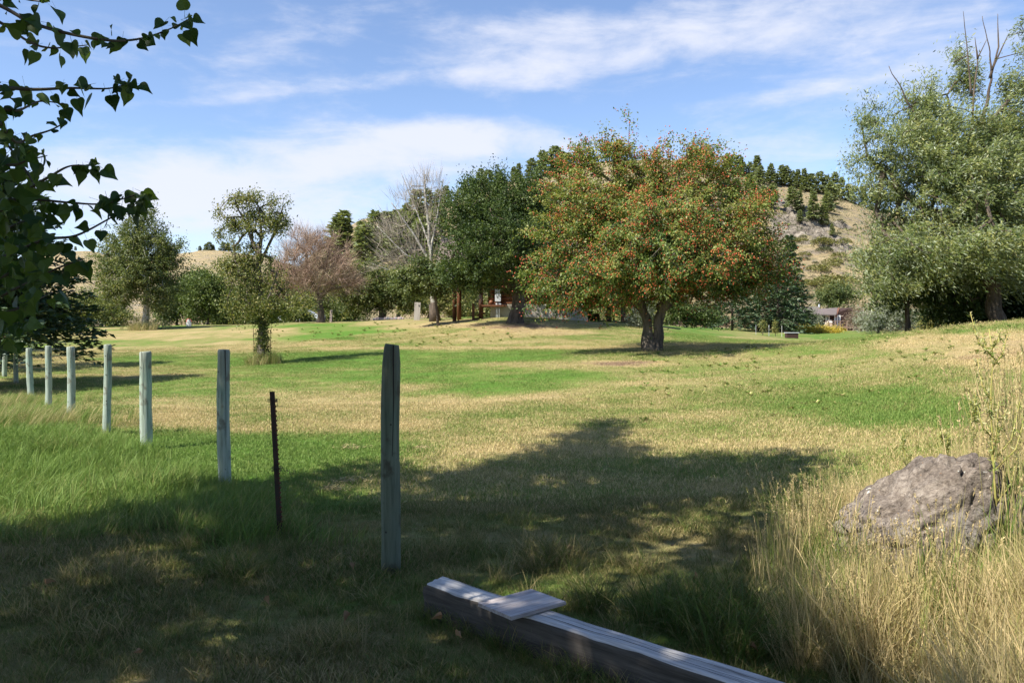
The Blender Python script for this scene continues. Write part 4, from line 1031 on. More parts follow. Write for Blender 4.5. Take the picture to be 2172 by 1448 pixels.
bush('sage_bush', 'dark grey-green bush in the shade left of the crab apple trunk', 1365, 48, [(1362, 664, 22, 26), (1350, 680, 18, 14)], 110, 60, .3, .12, .03, L_sage, 102, (.2, .2), up=.9)
bush('silver_shrub', 'grey-green round shrub in front of the cabin corner', 1715, 112, [(1716, 680, 22, 20), (1705, 690, 18, 10)], 150, 50, .6, .22, .08, L_sage, 103, (.15, .25))
bush('yellow_shrub', 'long low bright yellow shrub in front of the cabin', 1735, 92, [(1710, 707, 22, 11), (1735, 707, 26, 12), (1758, 709, 20, 10)], 190, 60, .5, .16, .07, L_yellow, 104, (.5, .3), gap=2, up=.6)
bush('silver_shrub', 'large silvery russian olive right of the cabin deck', 1860, 88, [(1850, 675, 30, 22), (1890, 670, 34, 24), (1870, 690, 40, 14), (1930, 680, 26, 20), (1895, 650, 30, 16)], 380, 60, .55, .22, .05, L_sage, 105, (.45, .28), cat='bush', up=.4)
bush('brown_shrub', 'dry brown shrub growing against the cabin deck railing', 1828, 104, [(1825, 675, 22, 18), (1838, 685, 20, 12)], 130, 46, .6, .2, .05, leaf_mat('dry_brown_leaf', (.12, .08, .06), (.22, .16, .12), (.33, .26, .2), .2), 106, (.5, .3))
bush('garden_bush', 'small yellow-green bush under the left skirt of the willow', 1985, 44, [(1965, 690, 16, 20), (1990, 695, 24, 14), (1975, 675, 18, 18), (2015, 690, 18, 10)], 170, 50, .26, .09, .05, L_autumn, 107, (.5, .3))
bush('hill_foot_tree', 'round green tree behind the cabin roof at the foot of the hill', 1775, 132, [(1778, 625, 34, 18), (1760, 635, 24, 14)], 130, 50, .9, .3, .2, L_cotton, 108, (.3, .25), cat='tree')
bush('garden_bush', 'low shaded bush on the bank left of the shelter', 1250, 56, [(1240, 676, 20, 8), (1215, 672, 16, 8)], 60, 50, .3, .12, .07, L_dark, 109, (.3, .25))
# far treeline behind the left lawn, individual crowns
for i, (px, Yb, w, h, lm, ti) in enumerate([(-40, 110, 90, 60, L_cotton, .2), (60, 118, 70, 44, L_dark, .7), (215, 120, 60, 50, L_cotton, .3), (480, 115, 60, 40, L_autumn, .3), (560, 120, 60, 46, L_dark, .6), (720, 118, 60, 40, L_autumn, .3), (1120, 120, 90, 60, L_autumn, .35), (1010, 100, 60, 48, L_autumn, .55), (1300, 110, 90, 60, L_autumn, .45), (1380, 100, 50, 40, L_autumn, .55)]):
    bush('background_tree', ['grey-green tree at the far left edge behind the spruce', 'dark crown behind the far left hedge', 'hazy green crown directly behind the cottonwood', 'olive crown behind the bright green bush', 'dark crown behind the vase-shaped tree', 'olive crown behind the reddish bare bush',
         'broad yellow-green tree behind the log house', 'bright yellow-green tree seen through the porch posts', 'sunny yellow-green tree seen under the crab apple', 'sunny tree behind the crab apple trunk'][i], px, Yb, [(px, 690 - h * .75, w * .6, h * .6), (px - w * .4, 695 - h * .5, w * .4, h * .45), (px + w * .4, 695 - h * .5, w * .4, h * .45)],
         110, 55, 1.0, .32, .2, lm, 120 + i, (ti, .22), cat='tree', tr=.25)

# spruces
spruce_tree('spruce_tree', 'large drooping spruce at the left edge behind the fence posts', 'spruce', -70, 26, 7.9, 3.3, 7, nwh=44, perw=17, spr=60, L=.24, W=.10, droop=.18, bare=.25, shape=.75, irregular=.25)
for i, (x, y, H, R) in enumerate([(-23.5, 33, 11, 3.4), (-29.5, 40, 10.5, 3.4), (-33, 46, 10, 3.4), (-38, 54, 11, 3.6), (-44, 62, 11, 3.6)]):
    px = CX + F * x / y
    spruce_tree('spruce_tree', ['second', 'third', 'fourth', 'fifth', 'last'][i] + ' spruce of the row running back along the left edge of the lawn', 'spruce', px, y, H, R, 20 + i, nwh=26, perw=9, spr=18, L=.42, W=.17, group='spruces in a row along the left edge', bare=.04, shape=.9)
spruce_tree('spruce_tree', 'tall pointed dark spruce rising right of the crab apple', 'spruce', 1676, 96, 11.2, 2.6, 31, nwh=34, perw=10, spr=24, L=.42, W=.2, bare=.04, shape=.8, droop=.3)
spruce_tree('spruce_tree', 'broad spruce with a bare lower trunk beside the brown fence', 'spruce', 1553, 84, 5.6, 2.9, 32, nwh=20, perw=11, spr=20, L=.32, W=.16, bare=.17, shape=.45, droop=.2)
spruce_tree('spruce_tree', 'broad grey-green spruce between the fence spruce and the tall dark one', 'spruce', 1610, 90, 7.0, 3.3, 33, nwh=22, perw=11, spr=22, L=.34, W=.16, bare=.12, shape=.5, droop=.25)
spruce_tree('spruce_tree', 'dark spruce close in front of the cabin left window', 'spruce', 1650, 88, 8.5, 3.2, 34, nwh=26, perw=10, spr=22, L=.36, W=.17, bare=.06, shape=.65, droop=.3)

# willow at right
Yw = 34.0; gw = G(2115, Yw)
WST = [[(Vector((gw.x, gw.y, gw.z - .2)), .32), (P(2105, 620, Yw), .28), (P(2080, 540, Yw), .34), (P(2060, 460, Yw), .22), (P(2042, 380, Yw), .14), (P(2030, 300, Yw), .09), (P(2010, 200, Yw), .03)],
       [(P(2080, 540, Yw), .22), (P(2040, 460, Yw - .5), .17), (P(1985, 350, Yw - .5), .10), (P(1955, 270, Yw - .5), .05), (P(1885, 140, Yw - .5), .012)],
       [(P(2085, 550, Yw), .3), (P(1990, 460, Yw), .2), (P(1900, 400, Yw), .09), (P(1840, 330, Yw), .05), (P(1825, 260, Yw), .03)],
       [(P(2060, 460, Yw), .17), (P(2064, 330, Yw - 1), .12), (P(2088, 240, Yw - 1), .07), (P(2102, 170, Yw - 1), .042), (P(2098, 110, Yw - 1), .024), (P(2083, 35, Yw - 1), .01)],
       [(P(2100, 165, Yw - 1), .045), (P(2118, 100, Yw - 1), .03), (P(2116, 30, Yw - 1), .01)], [(P(2103, 150, Yw - 1), .04), (P(2138, 75, Yw - 1), .014)],
       [(P(2060, 290, Yw - 1), .05), (P(2066, 190, Yw - 1), .035), (P(2074, 125, Yw - 1), .022), (P(2092, 85, Yw - 1), .012)], [(P(2074, 125, Yw - 1), .03), (P(2068, 80, Yw - 1), .01)], [(P(2060, 200, Yw - 1), .035), (P(2050, 90, Yw - 1), .02), (P(2043, 25, Yw - 1), .008)],
       [(P(2090, 400, Yw), .2), (P(2100, 260, Yw - 1), .08), (P(2172, 180, Yw - 1), .06), (P(2240, 130, Yw - 1), .05)],
       [(P(2110, 560, Yw), .4), (P(2200, 460, Yw), .3), (P(2300, 350, Yw), .1)]]
tree('willow_tree', 'huge silvery green willow with dead branches at its top on the right', 'willow', 2115, Yw,
     [(1895, 545, 88, 72), (2000, 535, 140, 82), (2120, 522, 130, 84), (2010, 450, 120, 80), (1858, 385, 50, 75), (1850, 300, 46, 70), (1945, 245, 62, 70), (2000, 320, 90, 70), (2050, 175, 34, 34), (2030, 115, 34, 26), (2120, 330, 85, 95), (2150, 240, 46, 50), (1862, 470, 34, 46),
      (1925, 612, 90, 30, 2), (2070, 575, 110, 26, 4), (2170, 570, 120, 34, 4), (2260, 470, 130, 200), (2200, 380, 80, 120), (1828, 345, 26, 40), (1930, 400, 80, 80), (2172, 100, 26, 60, -2), (1858, 555, 26, 56), (2100, 450, 110, 90), (1970, 200, 26, 34), (1852, 235, 18, 26), (1900, 560, 80, 60, -2), (2020, 522, 110, 60, -2.5), (2130, 515, 80, 56, -3), (1940, 578, 70, 26, -1.5), (2030, 400, 70, 60, -2), (1960, 330, 50, 50, -1.5), (2120, 380, 60, 70, -2.5), (1870, 592, 40, 22, -1), (1990, 540, 150, 90, 3), (2110, 500, 140, 130, 3.5), (2060, 545, 140, 60, 5), (2240, 420, 150, 200, 3), (1990, 270, 60, 50, -1), (2060, 270, 44, 46, -1.5), (2140, 285, 50, 60, -1.5), (1920, 300, 50, 50, -1), (2050, 330, 80, 50, -1.5), (1960, 230, 44, 30, .5), (2150, 180, 34, 40, -1)],
     2300, 112, .44, .155, .038, L_willow, M_barkdk, stems=WST, seed=140, up=.2, droop=.35, gap=.3, tint=(.5, .26), wind=(.55, 0, .12), rtip=.012, rmax=.16, surf=.40, sink=.2, depth=.8)
tree('slender_tree', 'slender dark tree with a thin bare trunk at the left skirt of the willow', 'tree', 1927, 35.5,
     [(1910, 615, 60, 26), (1950, 605, 50, 26), (1870, 610, 40, 22), (1990, 620, 60, 26), (1900, 640, 18, 24), (1860, 640, 12, 14), (1930, 590, 50, 20), (2040, 640, 60, 30)],
     230, 74, .34, .10, .06, L_dark, M_barkdk, stems=[[(G(1927, 35.5) - Vector((0, 0, .1)), .13), (P(1925, 660, 35.5), .10), (P(1920, 610, 35.5), .09), (P(1935, 560, 35.5), .05)]], seed=150, up=.2, droop=.4, gap=.5, tint=(.25, .2), sink=.1)
# dense shrubs under the willow; darkest leaf tint paints in the shade there
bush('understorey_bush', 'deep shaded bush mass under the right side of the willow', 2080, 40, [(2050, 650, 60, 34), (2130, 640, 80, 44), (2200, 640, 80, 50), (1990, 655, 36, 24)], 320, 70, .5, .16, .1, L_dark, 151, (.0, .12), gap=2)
# ---------------------------------------------------------------- fence posts
def post_mat(dark=1.0):
    m = bpy.data.materials.new('treated_post_wood'); m.use_nodes = True; t = m.node_tree; t.nodes.clear(); n = NT(t)
    co = n.n('ShaderNodeTexCoord').outputs['Object']
    mpn = n.n('ShaderNodeMapping'); mpn.inputs['Scale'].default_value = (1, 1, .06); n.put(mpn.inputs[0], co)
    g = n.n('ShaderNodeTexNoise', i_Scale=38.0, i_Detail=8.0, i_Roughness=.7, i_Vector=mpn.outputs[0])
    b = n.n('ShaderNodeTexNoise', i_Scale=2.2, i_Detail=5.0, i_Roughness=.6, i_Vector=co)
    mp3 = n.n('ShaderNodeMapping'); mp3.inputs['Scale'].default_value = (1, 1, .8); n.put(mp3.inputs[0], co)
    k = n.n('ShaderNodeTexNoise', i_Scale=9.0, i_Detail=3.0, i_Roughness=.5, i_Vector=mp3.outputs[0])
    c = n.ramp(g.outputs[0], [(.28, (.13, .15, .12)), (.5, (.30, .36, .295)), (.72, (.42, .48, .41))])
    c = n.mix(n.maprange(b.outputs[0], .45, .7), c, n.mix(1.0, c, (.85, 1.0, .98, 1), 'MULTIPLY'))
    c = n.mix(n.m('MULTIPLY', n.maprange(k.outputs[0], .56, .68), .75), c, (.14, .12, .09))
    sp = n.n('ShaderNodeSeparateXYZ'); n.put(sp.inputs[0], co)
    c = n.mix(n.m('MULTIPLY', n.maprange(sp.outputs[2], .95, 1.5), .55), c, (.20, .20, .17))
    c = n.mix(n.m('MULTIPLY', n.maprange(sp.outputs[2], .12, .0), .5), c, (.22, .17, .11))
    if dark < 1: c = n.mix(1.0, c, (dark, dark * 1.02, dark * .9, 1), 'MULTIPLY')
    bs = n.n('ShaderNodeBsdfPrincipled', i_Roughness=.85); bs.inputs['Specular IOR Level'].default_value = .2
    n.put(bs.inputs['Base Color'], c)
    bp = n.n('ShaderNodeBump', i_Strength=.7, i_Distance=.006); n.put(bp.inputs['Height'], g.outputs[0]); n.put(bs.inputs['Normal'], bp.outputs[0])
    out = n.n('ShaderNodeOutputMaterial'); n.put(out.inputs[0], bs.outputs[0]); return m
M_post = post_mat(); M_post_shaded = post_mat(.42)  # second copy has the nearest post's shade put into its colour
M_crack = mat('post_split', (.03, .025, .02), .95)
def post(px, top, Y, wpx, tilt, label, cap='flat', seed=0):
    b = G(px, Y); ztop = EYE + (HY - top) * Y / F; h = ztop - b.z; r = wpx * Y / F / 2; random.seed(seed)
    t = thing('fence_post', label, 'fence post', b, 'round wooden fence posts in a row')
    pts = []; rs = []; K = 26
    for k in range(K):
        s = k / (K - 1); pts.append(Vector((tilt * h * s + .008 * math.sin(s * 5 + seed), .005 * math.cos(s * 4 + seed), -.12 + (h + .12) * s))); rs.append(r * (1.06 - .08 * s) * (1 + .025 * math.sin(s * 17 + seed)))
    pts[-2].z = h - .02; rs[-1] = r * .84
    mb = MB(); mb.tube(pts, rs, 22)
    me = mb.mesh('shaft', True)
    for v in me.vertices:
        a = math.atan2(v.co.y, v.co.x); q = Vector((math.cos(a) * 1.3, math.sin(a) * 1.3, v.co.z * 1.2 + seed * 5)); dd = mnoise.noise(q * 2) * .05 * r + mnoise.noise(Vector((a * 6, 0, v.co.z * .4 + seed))) * .03 * r
        v.co.x += math.cos(a) * dd; v.co.y += math.sin(a) * dd
    if cap == 'bevel':   # chamfered sides of the top
        for v in me.vertices:
            if v.co.z > h - .035: v.co.x = tilt * h + (v.co.x - tilt * h) * .84
    me.polygons[-1].use_smooth = False; me.polygons[-2].use_smooth = False
    link('shaft', me, t, M_post_shaded if seed == 1 else M_post, sub=False)
    # drying split, a narrow recessed wedge
    a0 = math.radians(-90 + random.uniform(-35, 30)) + math.atan2(b.x, b.y) * -1
    mb = MB(); z0, z1 = h * random.uniform(.2, .5), h - .004
    for k in range(10):
        s0, s1 = k / 10, (k + 1) / 10
        for s in (s0,):
            zz = z0 + (z1 - z0) * s; zz2 = z0 + (z1 - z0) * s1; w0, w1 = .0012 + .003 * s, .0012 + .003 * s1
            rr = r * 1.035; a1 = a0 + .04 * math.sin(zz * 7); a2 = a0 + .04 * math.sin(zz2 * 7)
            def q(a, w, z): return (tilt * z + math.cos(a + w / r) * rr, math.sin(a + w / r) * rr, z)
            mb.add([q(a1, -w0, zz), q(a1, w0, zz), q(a2, w1, zz2), q(a2, -w1, zz2)], [(0, 1, 2, 3)])
    link('split', mb.mesh('split'), t, M_crack, sub=False)
    # knots and staples
    for k in range(4):
        z = random.uniform(.15, h - .15); a = math.radians(random.uniform(-150, -40)); c = Vector((tilt * z + math.cos(a) * r * .98, math.sin(a) * r * .98, z)); d = Vector((math.cos(a), math.sin(a), 0))
        mb = MB(); mb.tube([c, c + d * .006], [.008, .004], 8); link('knot', mb.mesh('knot'), t, M_crack, sub=False)
    return t
PO = [(826, 730, 5.53, 39, .012, 'nearest round wooden fence post, dark in the shade, with a chamfered top', 'bevel'),
      (477, 741, 9.05, 26, -.012, 'second nearest fence post, dark top and pale sunlit foot at the shadow edge', 'flat'),
      (313, 745, 11.8, 24, -.03, 'thick grey-topped fence post leaning slightly left, third from the camera', 'flat'),
      (227, 730, 13.1, 15.5, .004, 'tall slim pale green fence post, fourth from the camera', 'flat'),
      (151, 735, 16.3, 15.5, -.004, 'pale fence post with a darker knotted right side, fifth from the camera', 'flat'),
      (102, 733, 19.0, 12.5, .012, 'slim mint-coloured fence post, sixth from the camera', 'flat'),
      (65, 738, 23.2, 12.5, -.03, 'fence post touched by spruce twigs at its top, seventh from the camera', 'flat'),
      (34, 745, 27.5, 9, 0, 'shaded fence post under the spruce boughs, beside the last one', 'flat'), (10, 750, 31.0, 9, 0, 'farthest fence post at the left edge under the spruce', 'flat')]
for i, p in enumerate(PO): post(*p[:5], p[5], p[6], i + 1)
# steel T-post with wire
def steel_post():
    Y = 6.62; b = G(594, Y); ztop = EYE + (HY - 830) * Y / F; h = ztop - b.z; tl = -.055
    t = thing('steel_fence_post', 'dark rusty steel stud post with barbed wire between the two nearest wooden posts', 'metal post', b)
    M_steel = mat('dark_rusty_steel', (.055, .022, .016), .6, (14, (.02, .018, .017), .35), (60, .4, .002), .4)
    def leanbox(cx, cy, z0, z1, sx, sy):
        V = [];
        for z in (z0, z1):
            ox = tl * z
            for dx, dy in ((-1, -1), (1, -1), (1, 1), (-1, 1)): V.append((cx + dx * sx / 2 + ox, cy + dy * sy / 2, z))
        return V, [(3, 2, 1, 0), (4, 5, 6, 7), (0, 1, 5, 4), (1, 2, 6, 5), (2, 3, 7, 6), (3, 0, 4, 7)]
    mb = MB(); mb.add(*leanbox(0, 0, -.15, h, .040, .007)); mb.add(*leanbox(-.004, .0215, -.15, h - .003, .007, .036)); link('shaft', mb.mesh('shaft'), t, M_steel, sub=False)
    mb = MB()
    for k in range(26):
        z = .12 + k * (h - .2) / 25; mb.box((tl * z + .022, -.006, z), (.014, .014, .012))
    link('stud_strip', mb.mesh('stud_strip'), t, mat('rusty_stud', (.11, .03, .018), .7), sub=False)
    M_wire = mat('rusty_wire', (.05, .032, .026), .6)
    def coil(z, turns, r, seed, tail):
        random.seed(seed); pts = []
        for k in range(turns * 14): a = k / 14 * 2 * math.pi; pts.append((tl * z + math.cos(a) * r * (1 + .15 * random.random()), math.sin(a) * r * 1.1, z + (k / 14 - turns / 2) * .012))
        pts += [(tl * z + a, b_, z + c) for a, b_, c in tail]; mb = MB(); mb.tube(pts, .0022, 5); return mb
    mb = coil(h - .07, 3, .036, 4, [(.05, -.03, -.05), (.09, -.02, -.045)]); link('wire_wrap', mb.mesh('wire_wrap'), t, M_wire, sub=False)
    mb = coil(h - .62, 4, .034, 5, [(.05, -.03, .03), (.075, -.02, -.02), (.10, -.03, -.005), (.125, -.02, -.045), (.15, -.03, -.03)])
    for q in range(9): c = Vector((tl * (h - .62) + .03 + q * .014, -.03 + random.uniform(-.01, .01), h - .60 - q * .006)); mb.tube([c + Vector((random.uniform(-.018, .018), 0, random.uniform(-.02, .02))), c, c + Vector((random.uniform(-.02, .02), .01, random.uniform(-.022, .022)))], .002, 4)
    link('barbed_wire', mb.mesh('barbed_wire'), t, M_wire, sub=False)
steel_post()

# ---------------------------------------------------------------- timber and plywood
def timber_mat(name, c0, c1, c2, rz, sc=30, ring=True):
    m = bpy.data.materials.new(name); m.use_nodes = True; t = m.node_tree; t.nodes.clear(); n = NT(t)
    co = n.n('ShaderNodeTexCoord').outputs['Object']
    mpn = n.n('ShaderNodeMapping'); mpn.inputs['Scale'].default_value = (.05, 1, 1); n.put(mpn.inputs[0], co)
    g = n.n('ShaderNodeTexNoise', i_Scale=float(sc), i_Detail=9.0, i_Roughness=.72, i_Distortion=.35, i_Vector=mpn.outputs[0])
    g2 = n.n('ShaderNodeTexNoise', i_Scale=float(sc) * 3.2, i_Detail=6.0, i_Roughness=.7, i_Vector=mpn.outputs[0])
    b = n.n('ShaderNodeTexNoise', i_Scale=3.0, i_Detail=5.0, i_Vector=co)
    v = n.m('ADD', n.m('MULTIPLY', g.outputs[0], .65), n.m('MULTIPLY', g2.outputs[0], .35))
    c = n.ramp(v, [(.33, c0), (.47, c1), (.62, c2)])
    c = n.mix(n.m('MULTIPLY', n.maprange(b.outputs[0], .5, .72), .35), c, c0)
    geo = n.n('ShaderNodeNewGeometry')
    bs = n.n('ShaderNodeBsdfPrincipled', i_Roughness=.85); bs.inputs['Specular IOR Level'].default_value = .25
    n.put(bs.inputs['Base Color'], c)
    bp = n.n('ShaderNodeBump', i_Strength=.9, i_Distance=.006); n.put(bp.inputs['Height'], v); n.put(bs.inputs['Normal'], bp.outputs[0])
    out = n.n('ShaderNodeOutputMaterial'); n.put(out.inputs[0], bs.outputs[0]); return m
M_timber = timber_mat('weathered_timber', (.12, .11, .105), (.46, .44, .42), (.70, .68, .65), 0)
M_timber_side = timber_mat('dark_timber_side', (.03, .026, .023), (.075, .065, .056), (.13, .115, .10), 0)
M_ply = timber_mat('weathered_plywood', (.12, .09, .085), (.38, .34, .33), (.58, .55, .54), 0, 22)
def timber():
    far = Vector((-.45, 4.66, 0)); d = Vector((1.16 + .37, 3.23 - 4.70, 0)).normalized(); L = 2.9; W = .16; H = .215
    rz = math.atan2(d.y, d.x); c = far + d * (L / 2) + Vector((.012, .015, 0)); z0 = min(Z(far.x, far.y), Z(far.x + d.x * L, far.y + d.y * L)) - .02
    t = thing('timber_beam', 'long squared grey weathered timber lying on the shaded grass', 'timber', (c.x, c.y, z0), rz=rz)
    NL, NW, NH = 130, 8, 8; V = []; idx = {}; Fs = []; mi = []
    def key(i, j, k):
        if (i, j, k) not in idx:
            x = (i / NL - .5) * L; y = (j / NW - .5) * W; z = k / NH * H; e = 0
            ej = min(j, NW - j) == 0; ek = (k == NH or k == 0)
            if ej and ek: y *= .93; z += -.008 if k == NH else .006
            wob = mnoise.noise(Vector((x * 3, y * 9, z * 9))) * .006 + (max(0, mnoise.noise(Vector((x * 5.5, y * 3, 1)))) * -.012 if ej and ek else 0) + mnoise.noise(Vector((x * 1.2, y * 40, z * 40))) * .003
            if ek and k == NH: z += wob - (.004 if (j in (3,) and mnoise.noise(Vector((x * 1.1, 3, 0))) > -.1) else 0)
            if ej: y += wob * 1.2
            if i == 0: x += .018 * mnoise.noise(Vector((7, y * 30, z * 18))) + (.03 if ej and ek else 0)
            if i < 5 and k == NH: z -= .012 * (5 - i) / 5 * abs(mnoise.noise(Vector((i, j * .7, 2)))) * 2
            idx[(i, j, k)] = len(V); V.append((x, y, z))
        return idx[(i, j, k)]
    def quad(a, b, c_, d_, m): Fs.append((key(*a), key(*b), key(*c_), key(*d_))); mi.append(m)
    for i in range(NL):
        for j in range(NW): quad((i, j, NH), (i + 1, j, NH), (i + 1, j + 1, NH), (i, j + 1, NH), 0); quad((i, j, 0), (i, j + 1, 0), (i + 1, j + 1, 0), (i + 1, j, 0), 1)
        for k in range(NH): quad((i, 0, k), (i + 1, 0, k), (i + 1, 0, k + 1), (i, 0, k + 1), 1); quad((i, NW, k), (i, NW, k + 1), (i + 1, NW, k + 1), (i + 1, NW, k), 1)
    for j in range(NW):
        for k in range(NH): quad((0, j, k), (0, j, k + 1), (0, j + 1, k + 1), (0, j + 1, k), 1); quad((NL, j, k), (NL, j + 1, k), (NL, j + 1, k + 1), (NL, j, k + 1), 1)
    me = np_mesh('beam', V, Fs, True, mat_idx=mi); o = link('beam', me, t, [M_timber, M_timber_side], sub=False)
    # long drying cracks on the top face
    mb = MB()
    for (y0, xa, xb, w) in ((-.028, -1.35, .9, .0045), (.012, -.9, 1.3, .003), (.045, -1.4, -.2, .003), (-.05, .1, 1.4, .0035)):
        K = 40
        pts = [((xa + (xb - xa) * s / K), y0 + .006 * mnoise.noise(Vector((s * .25, y0 * 50, 0))), w * math.sin(math.pi * s / K) + .0003) for s in range(K + 1)]
        for s in range(K):
            (x0, ya, wa), (x1, yb, wb) = pts[s], pts[s + 1]; zz = H + .0035
            zf = lambda x, y: zz + mnoise.noise(Vector((x * 3, y * 9, H * 9))) * .006 + mnoise.noise(Vector((x * 1.2, y * 40, H * 40))) * .003
            mb.add([(x0, ya - wa / 2, zf(x0, ya)), (x1, yb - wb / 2, zf(x1, yb)), (x1, yb + wb / 2, zf(x1, yb)), (x0, ya + wa / 2, zf(x0, ya))], [(0, 1, 2, 3)])
    link('crack', mb.mesh('crack'), t, M_crack, sub=False)
    # plywood sheet resting on the beam
    Pz = z0 + H + .012
    cor = []
    for px, py in ((1022, 1281), (1117, 1256), (1203, 1279), (1088, 1312)):
        Yy = (EYE - Pz) * F / (py - HY); cor.append(Vector(((px - CX) * Yy / F, Yy, 0)))
    cc = sum(cor, Vector()) / 4
    p = thing('plywood_square', 'square of weathered plywood lying across the timber beam', 'plywood board', (cc.x, cc.y, Pz))
    ux = (cor[2] - cor[3]).normalized(); Lx = (cor[2] - cor[3]).length; Ly = (cor[0] - cor[3]).length; rz2 = math.atan2(ux.y, ux.x); p.rotation_euler = (0, 0, rz2)
    for k in range(3):
        mb = MB(); mb.box((random.uniform(-.002, .002), random.uniform(-.002, .002), -.002 + k * .006), (Lx, Ly, .0052)); link('ply', mb.mesh('ply'), p, M_ply, sub=False)
timber()

# ---------------------------------------------------------------- rocks
def rock_mat():
    m = bpy.data.materials.new('lichened_volcanic_rock'); m.use_nodes = True; t = m.node_tree; t.nodes.clear(); n = NT(t)
    co = n.n('ShaderNodeTexCoord').outputs['Object']
    a = n.n('ShaderNodeTexNoise', i_Scale=5.0, i_Detail=10.0, i_Roughness=.72, i_Vector=co)
    b = n.n('ShaderNodeTexNoise', i_Scale=34.0, i_Detail=8.0, i_Roughness=.7, i_Vector=co)
    c = n.ramp(n.m('ADD', n.m('MULTIPLY', a.outputs[0], .5), n.m('MULTIPLY', b.outputs[0], .5)), [(.38, (.085, .068, .056)), (.5, (.23, .19, .155)), (.62, (.42, .36, .30))])
    g = n.n('ShaderNodeTexNoise', i_Scale=3.0, i_Detail=4.0, i_Vector=co); c = n.mix(n.m('MULTIPLY', n.maprange(g.outputs[0], .5, .65), .5), c, (.26, .25, .23))
    # lichen
    w = n.n('ShaderNodeTexNoise', i_Scale=17.0, i_Detail=4.0, i_Roughness=.6, i_Vector=co); c = n.mix(n.maprange(w.outputs[0], .67, .70), c, (.66, .66, .60))
    y = n.n('ShaderNodeTexNoise', i_Scale=24.0, i_Detail=5.0, i_Roughness=.6, i_Vector=n.n('ShaderNodeMapping', i_Location=(1, 5, 3), i_Vector=co).outputs[0]); c = n.mix(n.maprange(y.outputs[0], .69, .72), c, (.55, .24, .05))
    bs = n.n('ShaderNodeBsdfPrincipled', i_Roughness=.92); bs.inputs['Specular IOR Level'].default_value = .2; n.put(bs.inputs['Base Color'], c)
    v = n.n('ShaderNodeTexVoronoi', i_Scale=6.0, i_Vector=n.mix(.15, co, a.outputs['Color']), feature='DISTANCE_TO_EDGE')
    h = n.m('ADD', n.m('MULTIPLY', b.outputs[0], .7), n.m('ADD', n.m('MULTIPLY', a.outputs[0], 1.2), n.m('MULTIPLY', n.maprange(v.outputs['Distance'], 0, .06), .12)))
    bp = n.n('ShaderNodeBump', i_Strength=1.0, i_Distance=.045); n.put(bp.inputs['Height'], h); n.put(bs.inputs['Normal'], bp.outputs[0])
    out = n.n('ShaderNodeOutputMaterial'); n.put(out.inputs[0], bs.outputs[0]); return m
M_rock = rock_mat()
def rock(px, py, Y, wx, wy, H, label, seed, tiltx=.0, sub=6):
    import bmesh
    c = P(px, py, Y); g = Z(c.x, Y); bm = bmesh.new(); bmesh.ops.create_icosphere(bm, subdivisions=sub, radius=1)
    for v in bm.verts:
        u = v.co.copy(); s = Vector((seed * 3.1, seed, 0))
        # boxy superellipsoid
        q = Vector((abs(u.x) ** .75 * math.copysign(1, u.x), abs(u.y) ** .75 * math.copysign(1, u.y), abs(u.z) ** .8 * math.copysign(1, u.z)))
        f = 1 + .17 * mnoise.noise(u * 1.3 + s) + .09 * mnoise.noise(u * 2.9 + s) + .05 * mnoise.noise(u * 7 + s) + .02 * mnoise.noise(u * 17 + s) + .012 * mnoise.noise(u * 38 + s)
        cr = abs(mnoise.noise(u * 2.2 + s * 2)); f -= .07 * max(0, .10 - cr) / .10
        vd, _vp = mnoise.voronoi(u * 1.9 + s + Vector((0, 0, 0)) + .25 * mnoise.noise_vector(u * 3)); e = vd[1] - vd[0]; f -= .03 * max(0, 1 - e / .07); f += .035 * (mnoise.cell(_vp[0] * 5.3) - .5)
        vd, _vp = mnoise.voronoi(u * 5.5 + s); e = vd[1] - vd[0]; f -= .016 * max(0, 1 - e / .12); f += .012 * (mnoise.cell(_vp[0] * 5.3) - .5)
        x, y, z = q.x * f, q.y * f, q.z * f
        top = (.50 + 1.0 * smooth1(-1.1, .8, x)) * .80             # rises to the right
        z = z * top
        if x > .25 and z < .55: x = x - .42 * smooth1(.2, 1, x) * smooth1(.6, -.2, z); y = y + .25 * smooth1(.2, 1, x) * smooth1(.6, -.2, z) * (1 if y < 0 else 0)   # undercut
        v.co = Vector((x * wx, y * wy, z * H))
    me = bpy.data.meshes.new('boulder'); bm.to_mesh(me); bm.free(); me.polygons.foreach_set('use_smooth', np.ones(len(me.polygons), bool))
    o = link('boulder', me, None, M_rock); o.location = (c.x, Y, g + H * .16 + .05); return tag(o, label, 'rock', None)
def smooth1(a, b, x): return float(smooth(min(a, b), max(a, b), x)) if a < b else 1 - float(smooth(b, a, x))
rock(1952, 1060, 5.2, .51, .42, .57, 'large lichen-speckled grey-brown boulder in the tall dry grass on the right', 3)
rock(2205, 1110, 4.9, .22, .2, .42, 'smaller grey rock cut by the right edge behind the grass', 5, sub=5)

